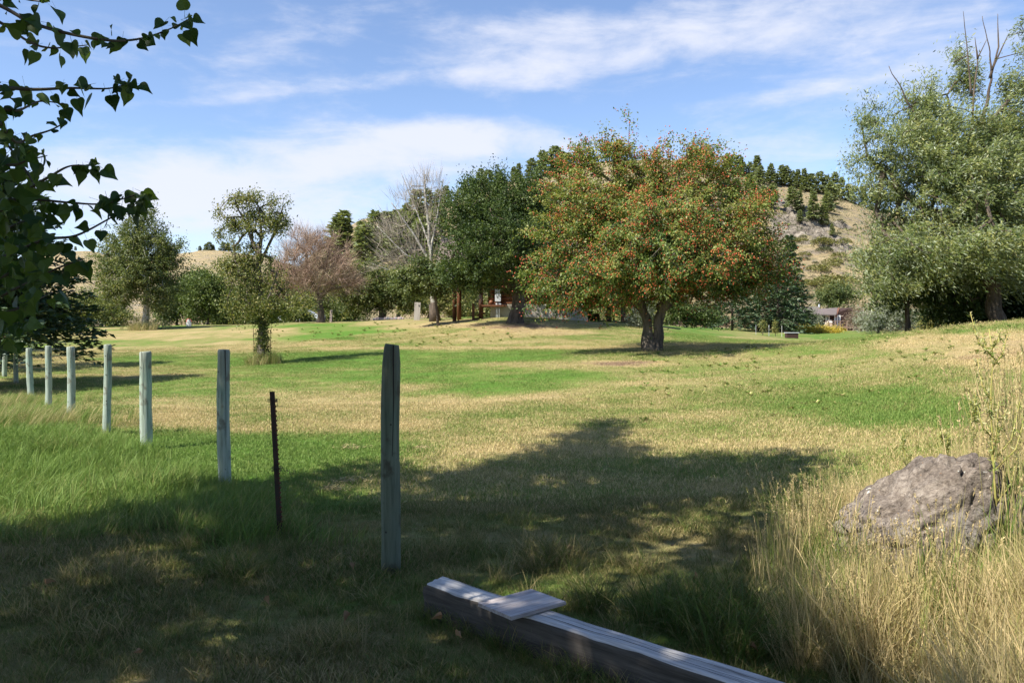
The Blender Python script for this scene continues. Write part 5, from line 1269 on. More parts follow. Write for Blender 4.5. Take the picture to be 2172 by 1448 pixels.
# ---------------------------------------------------------------- near cottonwood: trunk out of frame, low boughs at the upper left, shade on the lawn
def leaf_shape(seed):
    r = random.Random(seed); out = []
    for k in range(15):
        a = -math.pi * .5 + 2 * math.pi * k / 15
        out.append(a)
    # deltoid outline: petiole at origin, tip at +x
    pr = [(0, 0), (-.05, .18), (-.04, .34), (.06, .47), (.22, .50), (.40, .43), (.58, .30), (.76, .15), (1.08, 0)]
    full = pr + [(x, -y) for x, y in pr[-2:0:-1]]
    cup = r.uniform(-.1, .5); cur = r.uniform(-.55, .45); twist = r.uniform(-.35, .35)
    V = [(.35, 0, cur * .1)] ; 
    for i, (x, y) in enumerate(full):
        jig = 1 + (r.random() - .5) * .10; y *= jig
        V.append((x, y, abs(y) * cup * 1.2 + cur * (x - .3) ** 2 + twist * x * y))
    n = len(full); Fs = [(0, 1 + i, 1 + (i + 1) % n) for i in range(n)]
    Fs += [] ; me = bpy.data.meshes.new('leaf')
    # petiole
    b = len(V); V += [(0, .012, 0), (0, -.012, 0), (-.55, -.010, .03), (-.55, .010, .03)]; Fs.append((b, b + 1, b + 2, b + 3))
    me.from_pydata(V, [], Fs); me.update(); me.materials.append(L_near)
    at = me.attributes.new('tint', 'FLOAT', 'FACE'); at.data.foreach_set('value', np.full(len(Fs), r.random(), np.float32)); return me
def near_cottonwood():
    tx, ty = -9.5, .6; g = Z(tx, ty); t = thing('cottonwood_tree', 'cottonwood whose dark leafy boughs hang in at the upper left corner', 'tree', (tx, ty, g - .1))
    r = np.random.default_rng(5); rnd = random.Random(9)
    # shadow region on the lawn (world), lifted towards the sun gives the crown
    poly = [(-10, 1.0), (-8.5, 5.3), (-4.9, 6.0), (-4.0, 7.2), (-3.1, 9.2), (-1.9, 10.6), (-1.0, 9.5), (.3, 10.9), (1.0, 12.4), (2.1, 15.2), (1.35, 12.0), (1.5, 10.9), (2.0, 10.3), (2.6, 10.2), (3.6, 10.0), (3.1, 8.2), (2.4, 7.4), (2.0, 6.2), (1.75, 5.0), (1.45, 4.2), (1.7, 3.3), (1.5, 1.8), (.8, -4.5), (-10, -4.5)]
    def inside(x, y):
        c = False; n = len(poly)
        for i in range(n):
            x1, y1 = poly[i]; x2, y2 = poly[(i + 1) % n]
            if (y1 > y) != (y2 > y) and x < (x2 - x1) * (y - y1) / (y2 - y1) + x1: c = not c
        return c
    HOLES = [(-.35, 8.4, .35), (.05, 6.9, .28), (1.3, 6.6, .5), (.85, 6.0, .34), (1.35, 5.6, .3), (.2, 5.4, .22), (-.9, 4.05, .16), (.45, 5.0, .24), (1.6, 7.4, .3), (.6, 9.0, .3), (1.3, 9.2, .22), (-2.1, 5.2, .14), (-2.3, 4.5, .15)]
    C = []; sx, sy, sz = sun_dir
    while len(C) < 3000:
        x = rnd.uniform(-10, 4); y = rnd.uniform(-4.5, 15)
        if not inside(x, y): continue
        if any((x - a) ** 2 + (y - b) ** 2 < q * q for a, b, q in HOLES): continue
        edge = min(abs(x + 4) , 9)
        if fbm(x * 1.3, y * 1.3, 7, 2) > .74 and rnd.random() < .9: continue
        hmin = max(5.4, 1.6 + .50 * y); h = rnd.uniform(hmin, hmin + 3.4) + (1 if rnd.random() < .3 else 0)
        gz = 0; k = (h) / sz; p = (x + sx * k, y + sy * k, h)
        if p[1] > .3 and (p[2] - EYE) / p[1] < .46 and abs(p[0] / p[1]) < .72: continue
        if p[1] > .1 and abs(p[0]) < 1.2 and False: continue
        C.append(p)
    while len(C) < 3900:                                        # unseen clumps added behind the camera to block skylight
        x = rnd.uniform(-11, 7); y = rnd.uniform(-9.5, -3.6); h = rnd.uniform(1.6, 10)
        if y + .45 * h > -.3: continue
        C.append((x, y, h))
    C = np.array(C)
    st = [[(Vector((tx, ty, g - .1)), .42), (Vector((tx + .2, ty, 2.6)), .34), (Vector((tx + .9, ty - .3, 5.0)), .26), (Vector((tx + 2.2, ty - .5, 7.5)), .16), (Vector((-5.6, 0, 9.5)), .07)],
          [(Vector((tx + .2, ty, 2.6)), .18), (Vector((-7.2, 1.2, 3.6)), .13), (Vector((-5.0, 2.3, 3.7)), .09), (Vector((-3.6, 3.0, 3.3)), .05), (Vector((-2.6, 3.3, 2.9)), .02)],
          [(Vector((tx + .9, ty - .3, 5.0)), .2), (Vector((-6.5, 1.8, 7.0)), .14), (Vector((-4.5, 4.0, 8.4)), .07)],
          [(Vector((tx + .2, ty, 2.6)), .24), (Vector((-7, -3, 5.0)), .18), (Vector((-2, -6, 6.0)), .12), (Vector((3, -7, 6.0)), .06)]]  # last limb carries the added sky-blocking clumps behind the camera
    A, par, fx, ns, ends = grow(st, C, .2, 5, .2); V, Fq, rad = tree_mesh(A, par, fx, ns, ends, .007, .12)
    add_trunk(st, t, M_bark, lump=.08); link('branches', np_mesh('branches', V, Fq, True), t, M_bark)
    per = 30; n = len(C) * per; ci = np.repeat(np.arange(len(C)), per); pos = C[ci] + r.normal(size=(n, 3)) * np.array([.21, .21, .26])
    ok = ~((pos[:, 1] > .3) & ((pos[:, 2] - EYE) / np.maximum(pos[:, 1], .3) < .43) & (np.abs(pos[:, 0] / np.maximum(pos[:, 1], .3)) < .68)); pos = pos[ok]; n = len(pos)
    L = .15 * (.7 + .6 * r.random(n)); cw = leaf_mesh('crown', pos, unit(r.normal(size=(n, 3)) + np.array([0, 0, -.4])), r.normal(size=(n, 3)) + np.array([0, 0, .4]), L, L * .9, .5 + r.normal(size=n) * .2)
    link('crown', cw, t, L_near)
    # visible boughs (photo px at about 3.4 m)
    B = [([(-120, -40), (0, 12), (60, 45), (130, 68), (230, 86), (300, 82), (360, 62), (398, 42)], 3.4, 40), ([(-80, 20), (0, 48), (60, 88), (110, 102), (185, 96)], 3.5, 18), ([(-90, 170), (0, 184), (70, 190), (150, 187), (230, 188), (274, 176)], 3.4, 34),
         ([(-60, 235), (0, 232), (40, 234), (85, 215), (140, 222)], 3.5, 14), ([(-40, 215), (0, 262), (35, 302), (70, 288), (110, 275), (140, 258)], 3.3, 14), ([(-80, 440), (0, 425), (80, 424), (150, 430), (220, 432), (290, 412)], 3.4, 34),
         ([(-60, 560), (20, 540), (95, 508), (160, 500), (235, 462), (300, 425)], 3.35, 32), ([(-40, 470), (60, 402), (110, 372), (150, 352), (200, 352)], 3.45, 28), ([(-60, 650), (60, 600), (120, 570), (180, 548)], 3.4, 14),
         ([(-60, 330), (20, 350), (60, 340), (100, 330)], 3.5, 10), ([(-80, 690), (20, 660), (70, 640), (110, 620)], 3.6, 9), ([(-60, 20), (20, -10), (60, 0), (100, 5)], 3.3, 9), ([(-80, 620), (0, 590), (50, 560), (90, 560)], 3.7, 9), ([(-60, 500), (0, 490), (50, 470), (90, 470)], 3.6, 9), ([(-60, 250), (0, 290), (60, 370), (90, 440)], 3.7, 9)]
    shapes = [leaf_shape(k) for k in range(9)]; cnt = 0; base = np.array(Vector((-2.9, 3.2, 3.1)))
    cam_p = Vector((0, 0, EYE))
    for bi, (pl, Y, nl) in enumerate(B):
        pts = [P(a, b, Y + .12 * math.sin(k * 1.3 + bi)) for k, (a, b) in enumerate(pl)]
        pts.insert(0, pts[0] + (pts[0] - pts[1]).normalized() * .25 + Vector((-.12, 0, .04))); pts.insert(0, Vector((-3.2 - .06 * bi, 3.2 + .02 * bi, 3.15)))
        # resample smoothly
        P2 = []
        for i in range(len(pts) - 1):
            p0 = pts[max(i - 1, 0)]; p1 = pts[i]; p2 = pts[i + 1]; p3 = pts[min(i + 2, len(pts) - 1)]
            for q in range(6):
                s = q / 6; P2.append(.5 * ((2 * p1) + (p2 - p0) * s + (2 * p0 - 5 * p1 + 4 * p2 - p3) * s * s + (3 * p1 - p0 - 3 * p2 + p3) * s ** 3))
        P2.append(pts[-1]); m = len(P2)
        mb = MB(); mb.tube(P2, [.011 * (1 - i / m) + .0016 for i in range(m)], 6); bo = mb.build('bough', M_twigdk, t, True)
        vis = [q for q in P2 if CX + F * q.x / q.y > -45]
        for k in range(nl):
            s = (k + rnd.random() * .8) / nl; i = min(len(vis) - 1, int(s ** .85 * len(vis)));
            if rnd.random() < .16: i = len(vis) - 1 - rnd.randrange(3)
            p = vis[i] + Vector((0, rnd.uniform(-.03, .03), 0)); sc = rnd.choice([.036, .044, .052, .060, .070]) * rnd.uniform(.85, 1.1)
            dirv = Vector((rnd.uniform(-.7, .9), rnd.uniform(-.7, .7), rnd.uniform(-1.1, .55))).normalized()
            att = p + Vector((dirv.x, dirv.y, abs(dirv.z) * .4 if rnd.random() < .3 else dirv.z)) * sc * .55
            o = bpy.data.objects.new('leaf', shapes[rnd.randrange(9)]); COL.objects.link(o); o.parent = t
            hang = (dirv + Vector((0, 0, -.55))).normalized()
            side = Vector((rnd.uniform(-1, 1), rnd.uniform(-1, 1), rnd.uniform(-.6, .6)));
            if rnd.random() < .6: nrm = Vector((rnd.uniform(-.5, .5), -1, rnd.uniform(-.5, .6)))
            else: nrm = side
            xax = hang; zax = (nrm - xax * nrm.dot(xax)).normalized(); yax = zax.cross(xax)
            from mathutils import Matrix
            M4 = Matrix((xax, yax, zax)).transposed().to_4x4(); o.rotation_euler = M4.to_euler(); o.scale = (sc, sc * rnd.uniform(.8, 1.1), sc); o.location = att - world_loc(t); cnt += 1
    # the leafy mass low at the left edge
    n = 330; pos = []
    for k in range(n):
        py = rnd.uniform(290, 740); lim = 40 + 70 * math.sin((py - 250) / 480 * math.pi); px = rnd.uniform(-90, lim); Y = rnd.uniform(3.1, 4.2); pos.append(P(px, py, Y))
    VV = []; FF = []; 
    for p in pos:
        me = shapes[rnd.randrange(9)]; sc = rnd.uniform(.04, .07); d = Vector((rnd.uniform(-.8, .8), rnd.uniform(-.7, .7), rnd.uniform(-1.2, .3))).normalized(); nr = Vector((rnd.uniform(-.6, .6), -1, rnd.uniform(-.4, .7))); z = (nr - d * nr.dot(d)).normalized(); y = z.cross(d)
        b = len(VV); VV += [tuple(p + d * v.co.x * sc + y * v.co.y * sc + z * v.co.z * sc) for v in me.vertices]; FF += [tuple(b + i for i in f.vertices) for f in me.polygons]
    me = bpy.data.meshes.new('leaf_mass'); me.from_pydata(VV, [], FF); me.update(); at = me.attributes.new('tint', 'FLOAT', 'FACE'); at.data.foreach_set('value', np.repeat(r.random(len(pos)), len(FF) // len(pos)).astype(np.float32))
    tag(link('leaf_mass', me, t, L_near), kind='stuff')
M_twigdk = mat('dark_twig', (.07, .06, .045), .8)
near_cottonwood()

# ---------------------------------------------------------------- grass
def clump_mesh(name, nb, rad, h, w, lean, seed, curve=.5, bend_dir=None, m=None, hj=.5):
    r = np.random.default_rng(seed); a = r.random(nb) * 6.283; q = rad * np.sqrt(r.random(nb)); bx = np.cos(a) * q; by = np.sin(a) * q
    H = h * (1 - hj + 2 * hj * r.random(nb)); da = r.random(nb) * 6.283; ln = lean * (.3 + r.random(nb)); dx = np.cos(da) * ln; dy = np.sin(da) * ln
    if bend_dir is not None: dx = dx * .5 + bend_dir[0]; dy = dy * .5 + bend_dir[1]
    fa = r.random(nb) * 6.283; sx = np.cos(fa); sy = np.sin(fa); W = w * (.6 + .8 * r.random(nb))
    def ring(s, ww):
        k = s ** (1 + curve); z = H * s * (1 - .35 * (np.hypot(dx, dy) * s) ** 2).clip(.2); x = bx + dx * H * k; y = by + dy * H * k
        return np.stack([x - sx * W * ww / 2, y - sy * W * ww / 2, z], 1), np.stack([x + sx * W * ww / 2, y + sy * W * ww / 2, z], 1)
    R = [ring(0, .9), ring(.45, 1), ring(.8, .6), ring(1.0, .08)]
    V = np.stack([v for p in R for v in p], 1).reshape(-1, 3); V[:, 2] -= .01; b = (np.arange(nb) * 8)[:, None]
    Fq = np.concatenate([b + np.array([[0, 1, 3, 2]]), b + np.array([[2, 3, 5, 4]]), b + np.array([[4, 5, 7, 6]])], 0)
    rn = r.random(nb); me = np_mesh(name, V, Fq, True, face_attr={'rnd': np.concatenate([rn, rn, rn])}); me.materials.append(m); return me
def scatter(name, label, meshes, x, y, green, scl, rz, tilt=.08, kind='stuff', zoff=0, sclz=None):
    n = len(x); z = zt(x, y) + zoff; r = np.random.default_rng(len(x))
    me = bpy.data.meshes.new(name); me.vertices.add(n); me.vertices.foreach_set('co', np.stack([x, y, z], 1).astype(np.float32).ravel()); me.update()
    pt_attr(me, 'green', green)
    at = me.attributes.new('rot', 'FLOAT_VECTOR', 'POINT'); at.data.foreach_set('vector', np.stack([r.normal(size=n) * tilt, r.normal(size=n) * tilt, rz], 1).astype(np.float32).ravel())
    at = me.attributes.new('scl', 'FLOAT_VECTOR', 'POINT'); at.data.foreach_set('vector', np.stack([scl, scl, scl if sclz is None else sclz], 1).astype(np.float32).ravel())
    at = me.attributes.new('idx', 'INT', 'POINT'); at.data.foreach_set('value', r.integers(0, len(meshes), n).astype(np.int32))
    c = bpy.data.collections.new(name + '_source')
    for k, m in enumerate(meshes): o = bpy.data.objects.new('%s_tuft_%02d' % (name, k), m); c.objects.link(o)
    ob = bpy.data.objects.new(name, me); COL.objects.link(ob); tag(ob, label, None, None, kind)
    ng = bpy.data.node_groups.new(name, 'GeometryNodeTree'); ng.interface.new_socket('Geometry', in_out='INPUT', socket_type='NodeSocketGeometry'); ng.interface.new_socket('Geometry', in_out='OUTPUT', socket_type='NodeSocketGeometry')
    N_ = ng.nodes; gi = N_.new('NodeGroupInput'); go = N_.new('NodeGroupOutput'); ci = N_.new('GeometryNodeCollectionInfo'); ci.inputs['Collection'].default_value = c; ci.inputs['Separate Children'].default_value = True; ci.inputs['Reset Children'].default_value = True
    ip = N_.new('GeometryNodeInstanceOnPoints'); ip.inputs['Pick Instance'].default_value = True
    def na(nm, dt): q = N_.new('GeometryNodeInputNamedAttribute'); q.data_type = dt; q.inputs['Name'].default_value = nm; return [o_ for o_ in q.outputs if o_.enabled and o_.name == 'Attribute'][0]
    Lk = ng.links.new; Lk(gi.outputs[0], ip.inputs['Points']); Lk(ci.outputs[0], ip.inputs['Instance']); Lk(na('idx', 'INT'), ip.inputs['Instance Index'])
    e2r = N_.new('FunctionNodeEulerToRotation'); Lk(na('rot', 'FLOAT_VECTOR'), e2r.inputs[0]); Lk(e2r.outputs[0], ip.inputs['Rotation']); Lk(na('scl', 'FLOAT_VECTOR'), ip.inputs['Scale']); Lk(ip.outputs[0], go.inputs[0])
    md = ob.modifiers.new('scatter', 'NODES'); md.node_group = ng
    return ob
M_blade = blade_mat('grass_blade'); M_tall = blade_mat('tall_grass_blade', True); M_shaded = blade_mat('rough_blade_shade_dimmed', False, .66); M_shaded2 = blade_mat('coarse_blade_shade_dimmed', True, .66)  # last two have their colour darkened to deepen the foreground shade
def fan_points(n, y0, y1, seed, margin=1.08):
    r = np.random.default_rng(seed); y = np.sqrt(y0 ** 2 + (y1 ** 2 - y0 ** 2) * r.random(n)); x = (r.random(n) * 2 - 1) * .625 * margin * y; return x, y, r
def rock_clear(x, y): return ((x - 2.6) / .56) ** 2 + ((y - 5.2) / .42) ** 2 > 1
LAWN = [clump_mesh('lawn_tuft', 58, .13, .037, .0034, .9, 400 + k, m=M_shaded) for k in range(6)]
LAWN2 = [clump_mesh('lawn_tuft', 75, .26, .034, .0060, .7, 410 + k, m=M_blade) for k in range(5)]
LAWN3 = [clump_mesh('lawn_tuft', 120, .50, .030, .0075, .7, 420 + k, m=M_blade) for k in range(5)]
def dry_zone(x, y):
    """1 in the unmown dry grass at the right"""
    e = x - (1.55 + .16 * (y - 4)) + (fbm(x * 1.2, y * 1.2, 77, 2) - .5) * .9
    return smooth(-.25, .35, e) * (1 - smooth(5.6, 7.4, y - (x - 2) * .35)) * smooth(2.3, 3.0, y + (x - 1.2) * .5)
x, y, r = fan_points(9000, 2.2, 8, 1); dz = dry_zone(x, y); k = (dz < .6) & rock_clear(x, y); x, y = x[k], y[k]
bigger = fbm(x * .9, y * .9, 15, 3); s = (.75 + 1.1 * smooth(.45, .75, bigger)) * (1 - .25 * smooth(4, 8, y))
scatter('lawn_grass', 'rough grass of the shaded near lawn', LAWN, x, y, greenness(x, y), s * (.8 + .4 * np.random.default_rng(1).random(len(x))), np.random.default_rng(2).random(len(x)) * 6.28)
x, y, r = fan_points(15000, 7.5, 18, 2); s = .75 + .5 * r.random(len(x)); scatter('lawn_grass', 'short mown grass of the middle lawn', LAWN2, x, y, greenness(x, y), s, r.random(len(x)) * 6.28)
x, y, r = fan_points(15000, 17.5, 48, 3); s = .7 + .6 * r.random(len(x)); scatter('lawn_grass', 'short mown grass of the far lawn', LAWN3, x, y, greenness(x, y), s, r.random(len(x)) * 6.28)
# lush unmown green strip left of the posts
LUSH = [clump_mesh('lush_tuft', 64, .20, (.15, .11, .13, .17, .12, .20)[k], .0050, .95, 430 + k, curve=.8, bend_dir=(.30 + .12 * (k % 3), .12 - .12 * (k % 4)), m=M_tall, hj=.6) for k in range(6)]
x, y, r = fan_points(26000, 5.5, 24, 5); lp = left_of_posts(x, y); n_f = fbm(x * .7, y * .7, 66, 3)
k = (lp > -.1 + (n_f - .5) * .9 + .35 * smooth(10, 14, y)) & (y > 6.2 + (n_f - .5) * 2) & (x > -14); k &= r.random(len(x)) < .85; x, y = x[k], y[k]
s = (.55 + .75 * fbm(x * .8, y * .8, 67, 3)) * (.8 + .4 * r.random(len(x))) * (1 - .2 * smooth(12, 22, y)); scatter('long_grass', 'long lush green grass leaning over left of the fence posts', LUSH, x, y, np.clip(greenness(x, y) * .4 + .56 + (fbm(x * 2.2, y * 2.2, 68, 3) - .5) * .5, .1, .98), s, r.normal(size=len(x)) * 1.1, .15)
# tufts in the shade
TUFT = [clump_mesh('shade_tuft', 60, .10, .17, .004, .9, 440 + k, m=M_shaded2) for k in range(4)]
tp = [(230, 1220, .35, 1.3), (290, 1235, .3, 1.4), (440, 1220, .7, 1.5), (500, 1225, .7, 1.4), (1130, 1190, .35, 1.3), (1165, 1180, .3, 1.5), (1190, 1200, .4, 1.2), (1100, 1215, .4, 1.1), (690, 1360, .1, .9), (650, 1350, .15, .8), (610, 1060, .3, .8), (1290, 1290, .8, 1.5), (1360, 1320, .85, 1.6), (1440, 1330, .9, 1.7), (1540, 1370, .85, 1.8), (1620, 1390, .8, 1.8), (1500, 1320, .8, 1.6),
      (1700, 1350, .8, 1.6), (1180, 1400, .7, 1.0), (1240, 1420, .8, 1.0), (920, 1180, .4, .9), (960, 1175, .4, .9), (100, 1300, .3, 1.0), (200, 1350, .3, 1.0), (1400, 1270, .5, 1.2), (1470, 1290, .6, 1.4), (1800, 1420, .6, 1.5), (1560, 1290, .6, 1.5), (1640, 1320, .7, 1.6), (1720, 1130, .75, 2.6), (1760, 1110, .7, 2.4), (1700, 1110, .7, 2.0), (1850, 1090, .6, 1.6)]
rr_ = np.random.default_rng(8); X_, Y_, G_, S_ = [], [], [], []
for (px, py, gr, sc) in tp:
    Yp = 1.6 * F / (py - HY)
    for q in range(7): X_.append((px - CX) * Yp / F + rr_.normal() * .09); Y_.append(Yp + rr_.normal() * .09); G_.append(gr * .85 + rr_.normal() * .12); S_.append(sc * rr_.uniform(.4, .9))
for q in range(46):
    sd_ = q / 46 * 2.4; side_ = 1 if q % 2 else -1; X_.append(-.42 + .72 * sd_ + .69 * .12 * side_ + rr_.normal() * .02); Y_.append(4.66 - .69 * sd_ + .72 * .12 * side_ + rr_.normal() * .02); G_.append(.4 + rr_.random() * .4); S_.append(rr_.uniform(.35, .75))
for q in range(420):
    yy = rr_.uniform(2.4, 7.5); X_.append(rr_.uniform(-.62, .3) * yy); Y_.append(yy); G_.append(.25 + rr_.random() * .35); S_.append(rr_.uniform(.35, .8))
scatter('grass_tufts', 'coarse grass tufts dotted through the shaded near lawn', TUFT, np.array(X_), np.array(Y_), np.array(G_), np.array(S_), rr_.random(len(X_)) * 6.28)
# the tall dry grass
DRY = [clump_mesh('dry_tuft', 46, .12, .42, .0042, .42, 450 + k, curve=.8, m=M_tall, hj=.45) for k in range(6)] + [clump_mesh('dry_tuft', 80, .16, .20, .0045, .8, 460 + k, curve=.6, m=M_tall) for k in range(3)]
x, y, r = fan_points(11500, 2.3, 8.2, 6, 1.15); dz = dry_zone(x, y); k = (r.random(len(x)) < dz * .95) & rock_clear(x, y); x, y, dz = x[k], y[k], dz[k]
gg = .02 + .75 * smooth(.5, .78, fbm(x * 1.1 + 5, y * 1.1, 88, 3)) + .2 * (r.random(len(x)) - .3); s = (.35 + .60 * dz) * (.6 + .6 * r.random(len(x))); s *= 1 - .25 * smooth(5.4, 7.2, y)
infr = np.exp(-(((x - 2.3) / .55) ** 2 + ((y - 4.55) / .45) ** 2)); s *= 1 - .68 * infr       # lower in front of the boulder
scatter('dry_grass', 'tall straw-coloured dry grass around the boulder on the right', DRY, x, y, gg, s, r.random(len(x)) * 6.28, .24)
# bleached upright stalks
def stalk_mesh(seed, h=.6, nb=12):
    r = np.random.default_rng(seed); me = clump_mesh('stalk', nb, .10, h, .0050, .14, seed, curve=.3, m=M_tall, hj=.25)
    co = np.zeros(len(me.vertices) * 3, np.float32); me.vertices.foreach_get('co', co); co = co.reshape(-1, 3); tips = co[6::8][::2]; low = co[4::8][::2]   # every second stalk carries a seed head
    q = 14; t = r.random((len(tips), q, 1)) * .5; pos = (tips[:, None] * (1 - t) + low[:, None] * t).reshape(-1, 3); d = unit(np.repeat(tips - low, q, 0)) + r.normal(size=(len(pos), 3)) * .35
    V2, F2 = leaf_arrays(pos, d, r.normal(size=(len(pos), 3)), .020, .006); fc = np.array([list(p.vertices) for p in me.polygons]); nb_ = len(co)
    rn = np.zeros(len(fc), np.float32); me.attributes['rnd'].data.foreach_get('value', rn)
    m2 = np_mesh('stalk', np.concatenate([co, V2]), np.concatenate([fc, F2 + nb_]), face_attr={'rnd': np.concatenate([rn, r.random(len(F2)) * .3])}); m2.materials.append(M_tall); return m2
ST = [stalk_mesh(470 + k) for k in range(5)]
X_, Y_, G_, S_ = [], [], [], []
for (px, py, w, n_, sc) in [(1640, 1200, 40, 8, .8), (1700, 1180, 60, 24, .85), (1760, 1170, 50, 20, .85), (1820, 1180, 60, 14, .75), (1900, 1230, 90, 10, .8), (2010, 1260, 90, 10, .85), (2120, 1200, 60, 30, 1.35), (2150, 1080, 50, 22, 1.4), (2060, 1180, 60, 10, 1.2), (2100, 1000, 60, 8, 1.2), (1850, 1330, 120, 18, .9), (2000, 1350, 120, 14, .9), (2150, 960, 30, 8, 1.2)]:
    for q in range(n_): pp = px + rr_.normal() * w * .6; Yp = 1.45 * F / (py + rr_.normal() * 22 - HY); X_.append((pp - CX) * Yp / F); Y_.append(Yp); G_.append(rr_.choice([-.0, .05, .25, .6], p=[.45, .3, .15, .1])); S_.append(sc * rr_.uniform(.7, 1.1))
X_ = np.array(X_); Y_ = np.array(Y_); k = rock_clear(X_, Y_); scatter('dry_stalks', 'upright bleached grass stalks standing in front of the boulder', ST, X_[k], Y_[k], np.array(G_)[k], np.array(S_)[k], rr_.random(k.sum()) * 6.28, .12)
# dry tall grass at the far left by the posts
X_ = np.concatenate([rr_.normal(0, 1, 260) * .75, rr_.normal(0, 1, 160) * .7]); Y_ = np.concatenate([rr_.normal(0, 1, 260) * .7 + 14.6, rr_.normal(0, 1, 160) * .8 + 19.5])
X_[:260] += (55 - CX) * 14.6 / F; X_[260:] += (-10 - CX) * 19.5 / F
LD = [clump_mesh('dry_tuft', 46, .16, .55, .007, .5, 480 + k, curve=.9, bend_dir=(.5, 0), m=M_tall) for k in range(4)]
scatter('dry_grass', 'straw-coloured long grass at the left edge near the far fence posts', LD, X_, Y_, np.abs(rr_.normal(size=420)) * .5 + .12, rr_.uniform(.25, .62, 420), rr_.normal(size=420) * .4)
# broad-leaved weeds on the right bank
def weed_mesh(seed, nl=9):
    r = np.random.default_rng(seed); a = np.arange(nl) * 2.4 + r.random(nl); d = np.stack([np.cos(a), np.sin(a), .25 + .7 * r.random(nl)], 1); p = np.zeros((nl, 3)) + r.normal(size=(nl, 3)) * .01; p[:, 2] = .02
    V, Fc = leaf_arrays(p, d, np.tile([0, 0, 1.0], (nl, 1)), .15 * (.6 + .7 * r.random(nl)), .065, .3); me = np_mesh('weed', V, Fc, face_attr={'rnd': r.random(nl)}); me.materials.append(M_weed); return me
M_weed = blade_mat('weed_leaf', True)
WD = [weed_mesh(490 + k) for k in range(5)]; X_, Y_, S_ = [], [], []
for q in range(400):
    Yp = rr_.uniform(13, 30); pp = rr_.uniform(1350, 2250)
    xx = (pp - CX) * Yp / F
    if fbm(xx * .5, Yp * .5, 101, 2) < .5 and rr_.random() < .85: continue
    X_.append(xx); Y_.append(Yp); S_.append(rr_.uniform(.3, .75) * (.75 + .022 * Yp))
for q in range(150): Yp = rr_.uniform(38, 58); X_.append((rr_.uniform(560, 1150) - CX) * Yp / F); Y_.append(Yp); S_.append(rr_.uniform(.6, 1.2))
scatter('broadleaf_weeds', 'low broad-leaved weeds dotted over the sunny lawn', WD, np.array(X_), np.array(Y_), np.full(len(X_), .60) + rr_.normal(size=len(X_)) * .1, np.array(S_), rr_.random(len(X_)) * 6.28)
# tall grass round the orchard tree foot and cottonwood foot
for nm, (px, Y, n_, w, gr, sc) in {'around the vase-shaped tree foot': (556, 33.9, 60, .55, .25, .9), 'around the pale cottonwood foot': (309, 72.6, 60, 1.3, .1, 1.6)}.items():
    xx = (px - CX) * Y / F + rr_.normal(size=n_) * w * .6; yy = Y + rr_.normal(size=n_) * w * .5
    scatter('foot_grass', 'dry unmown grass ' + nm, LD, xx, yy, np.abs(rr_.normal(size=n_)) * .2 + gr, rr_.uniform(.6, 1.0, n_) * sc, rr_.random(n_) * 6.28)

# ---------------------------------------------------------------- tall weed at the right
def tall_weed(px, Y, h, label, seed, sc=1.0, seeds=True):
    b = G(px, Y); t = thing('tall_weed', label, 'weed', b); r = random.Random(seed); M = M_weedstem
    main = [(0, 0, 0)]; x = 0
    for k in range(1, 9): x += r.uniform(-.03, .015) * sc; main.append((x, r.uniform(-.02, .02), h * k / 8))
    mb = MB(); mb.tube(main, [.0085 * sc * (1 - k / 11) for k in range(9)], 6); tips = [Vector(main[-1])]; seg = []
    for k in range(13):
        s = r.uniform(.25, .92); i = int(s * 8); p = Vector(main[i]).lerp(Vector(main[i + 1]), s * 8 - i); a = r.uniform(0, 6.28); L = h * r.uniform(.12, .38) * (1.1 - s * .5)
        q1 = p + Vector((math.cos(a) * .45, math.sin(a) * .3, .5)) * L * .6; q2 = q1 + Vector((math.cos(a) * .2, math.sin(a) * .15, .8)) * L * .7; mb.tube([p, q1, q2], [.0048 * sc, .0035 * sc, .0015], 5); tips.append(q2); seg.append((q1, q2)); seg.append((p, q1))
    link('stem', mb.mesh('stem', True), t, M, sub=False)
    pos = []; 
    for (a, c) in seg:
        for q in range(16): pos.append(a.lerp(c, r.random()))
    pos = np.array(pos) ; n = len(pos); g_ = np.random.default_rng(seed); link('leaves', leaf_mesh('leaves', pos, g_.normal(size=(n, 3)) + [0, 0, .3], g_.normal(size=(n, 3)), .035 * sc, .008 * sc, g_.random(n)), t, L_weed, sub=False)
    pos = np.array([tuple(a.lerp(c, r.random())) for (a, c) in seg[::2] for q in range(12)]) + g_.normal(size=(len(seg[::2]) * 12, 3)) * .006; n = len(pos)
    link('seed_heads', leaf_mesh('seed_heads', pos, g_.normal(size=(n, 3)) + [0, 0, 1], g_.normal(size=(n, 3)), .016 * sc, .008 * sc, g_.random(n) * .3 + .7), t, L_weed, sub=False)
M_weedstem = mat('yellow_green_stem', (.30, .33, .08), .6, (20, (.38, .30, .10), .4)); L_weed = leaf_mat('weed_foliage', (.13, .2, .04), (.3, .33, .09), (.55, .52, .3), .3)
tall_weed(2118, 4.9, 1.42, 'tall branching yellow-green weed rising above the boulder near the right edge', 1)
tall_weed(2010, 6.3, .62, 'short yellowish weed just behind the boulder crest', 2); tall_weed(1720, 6.5, .42, 'thin green weed standing left of the boulder on the dry lawn', 3, .8); tall_weed(1690, 5.6, .5, 'dark seeded weed at the left foot of the boulder', 4, .9)
tall_weed(2070, 6.0, .85, 'pale leaning weed between boulder and green turf', 5); tall_weed(1930, 7.6, .5, 'slim pale grass-like weed against the green turf behind the boulder', 6, .8)

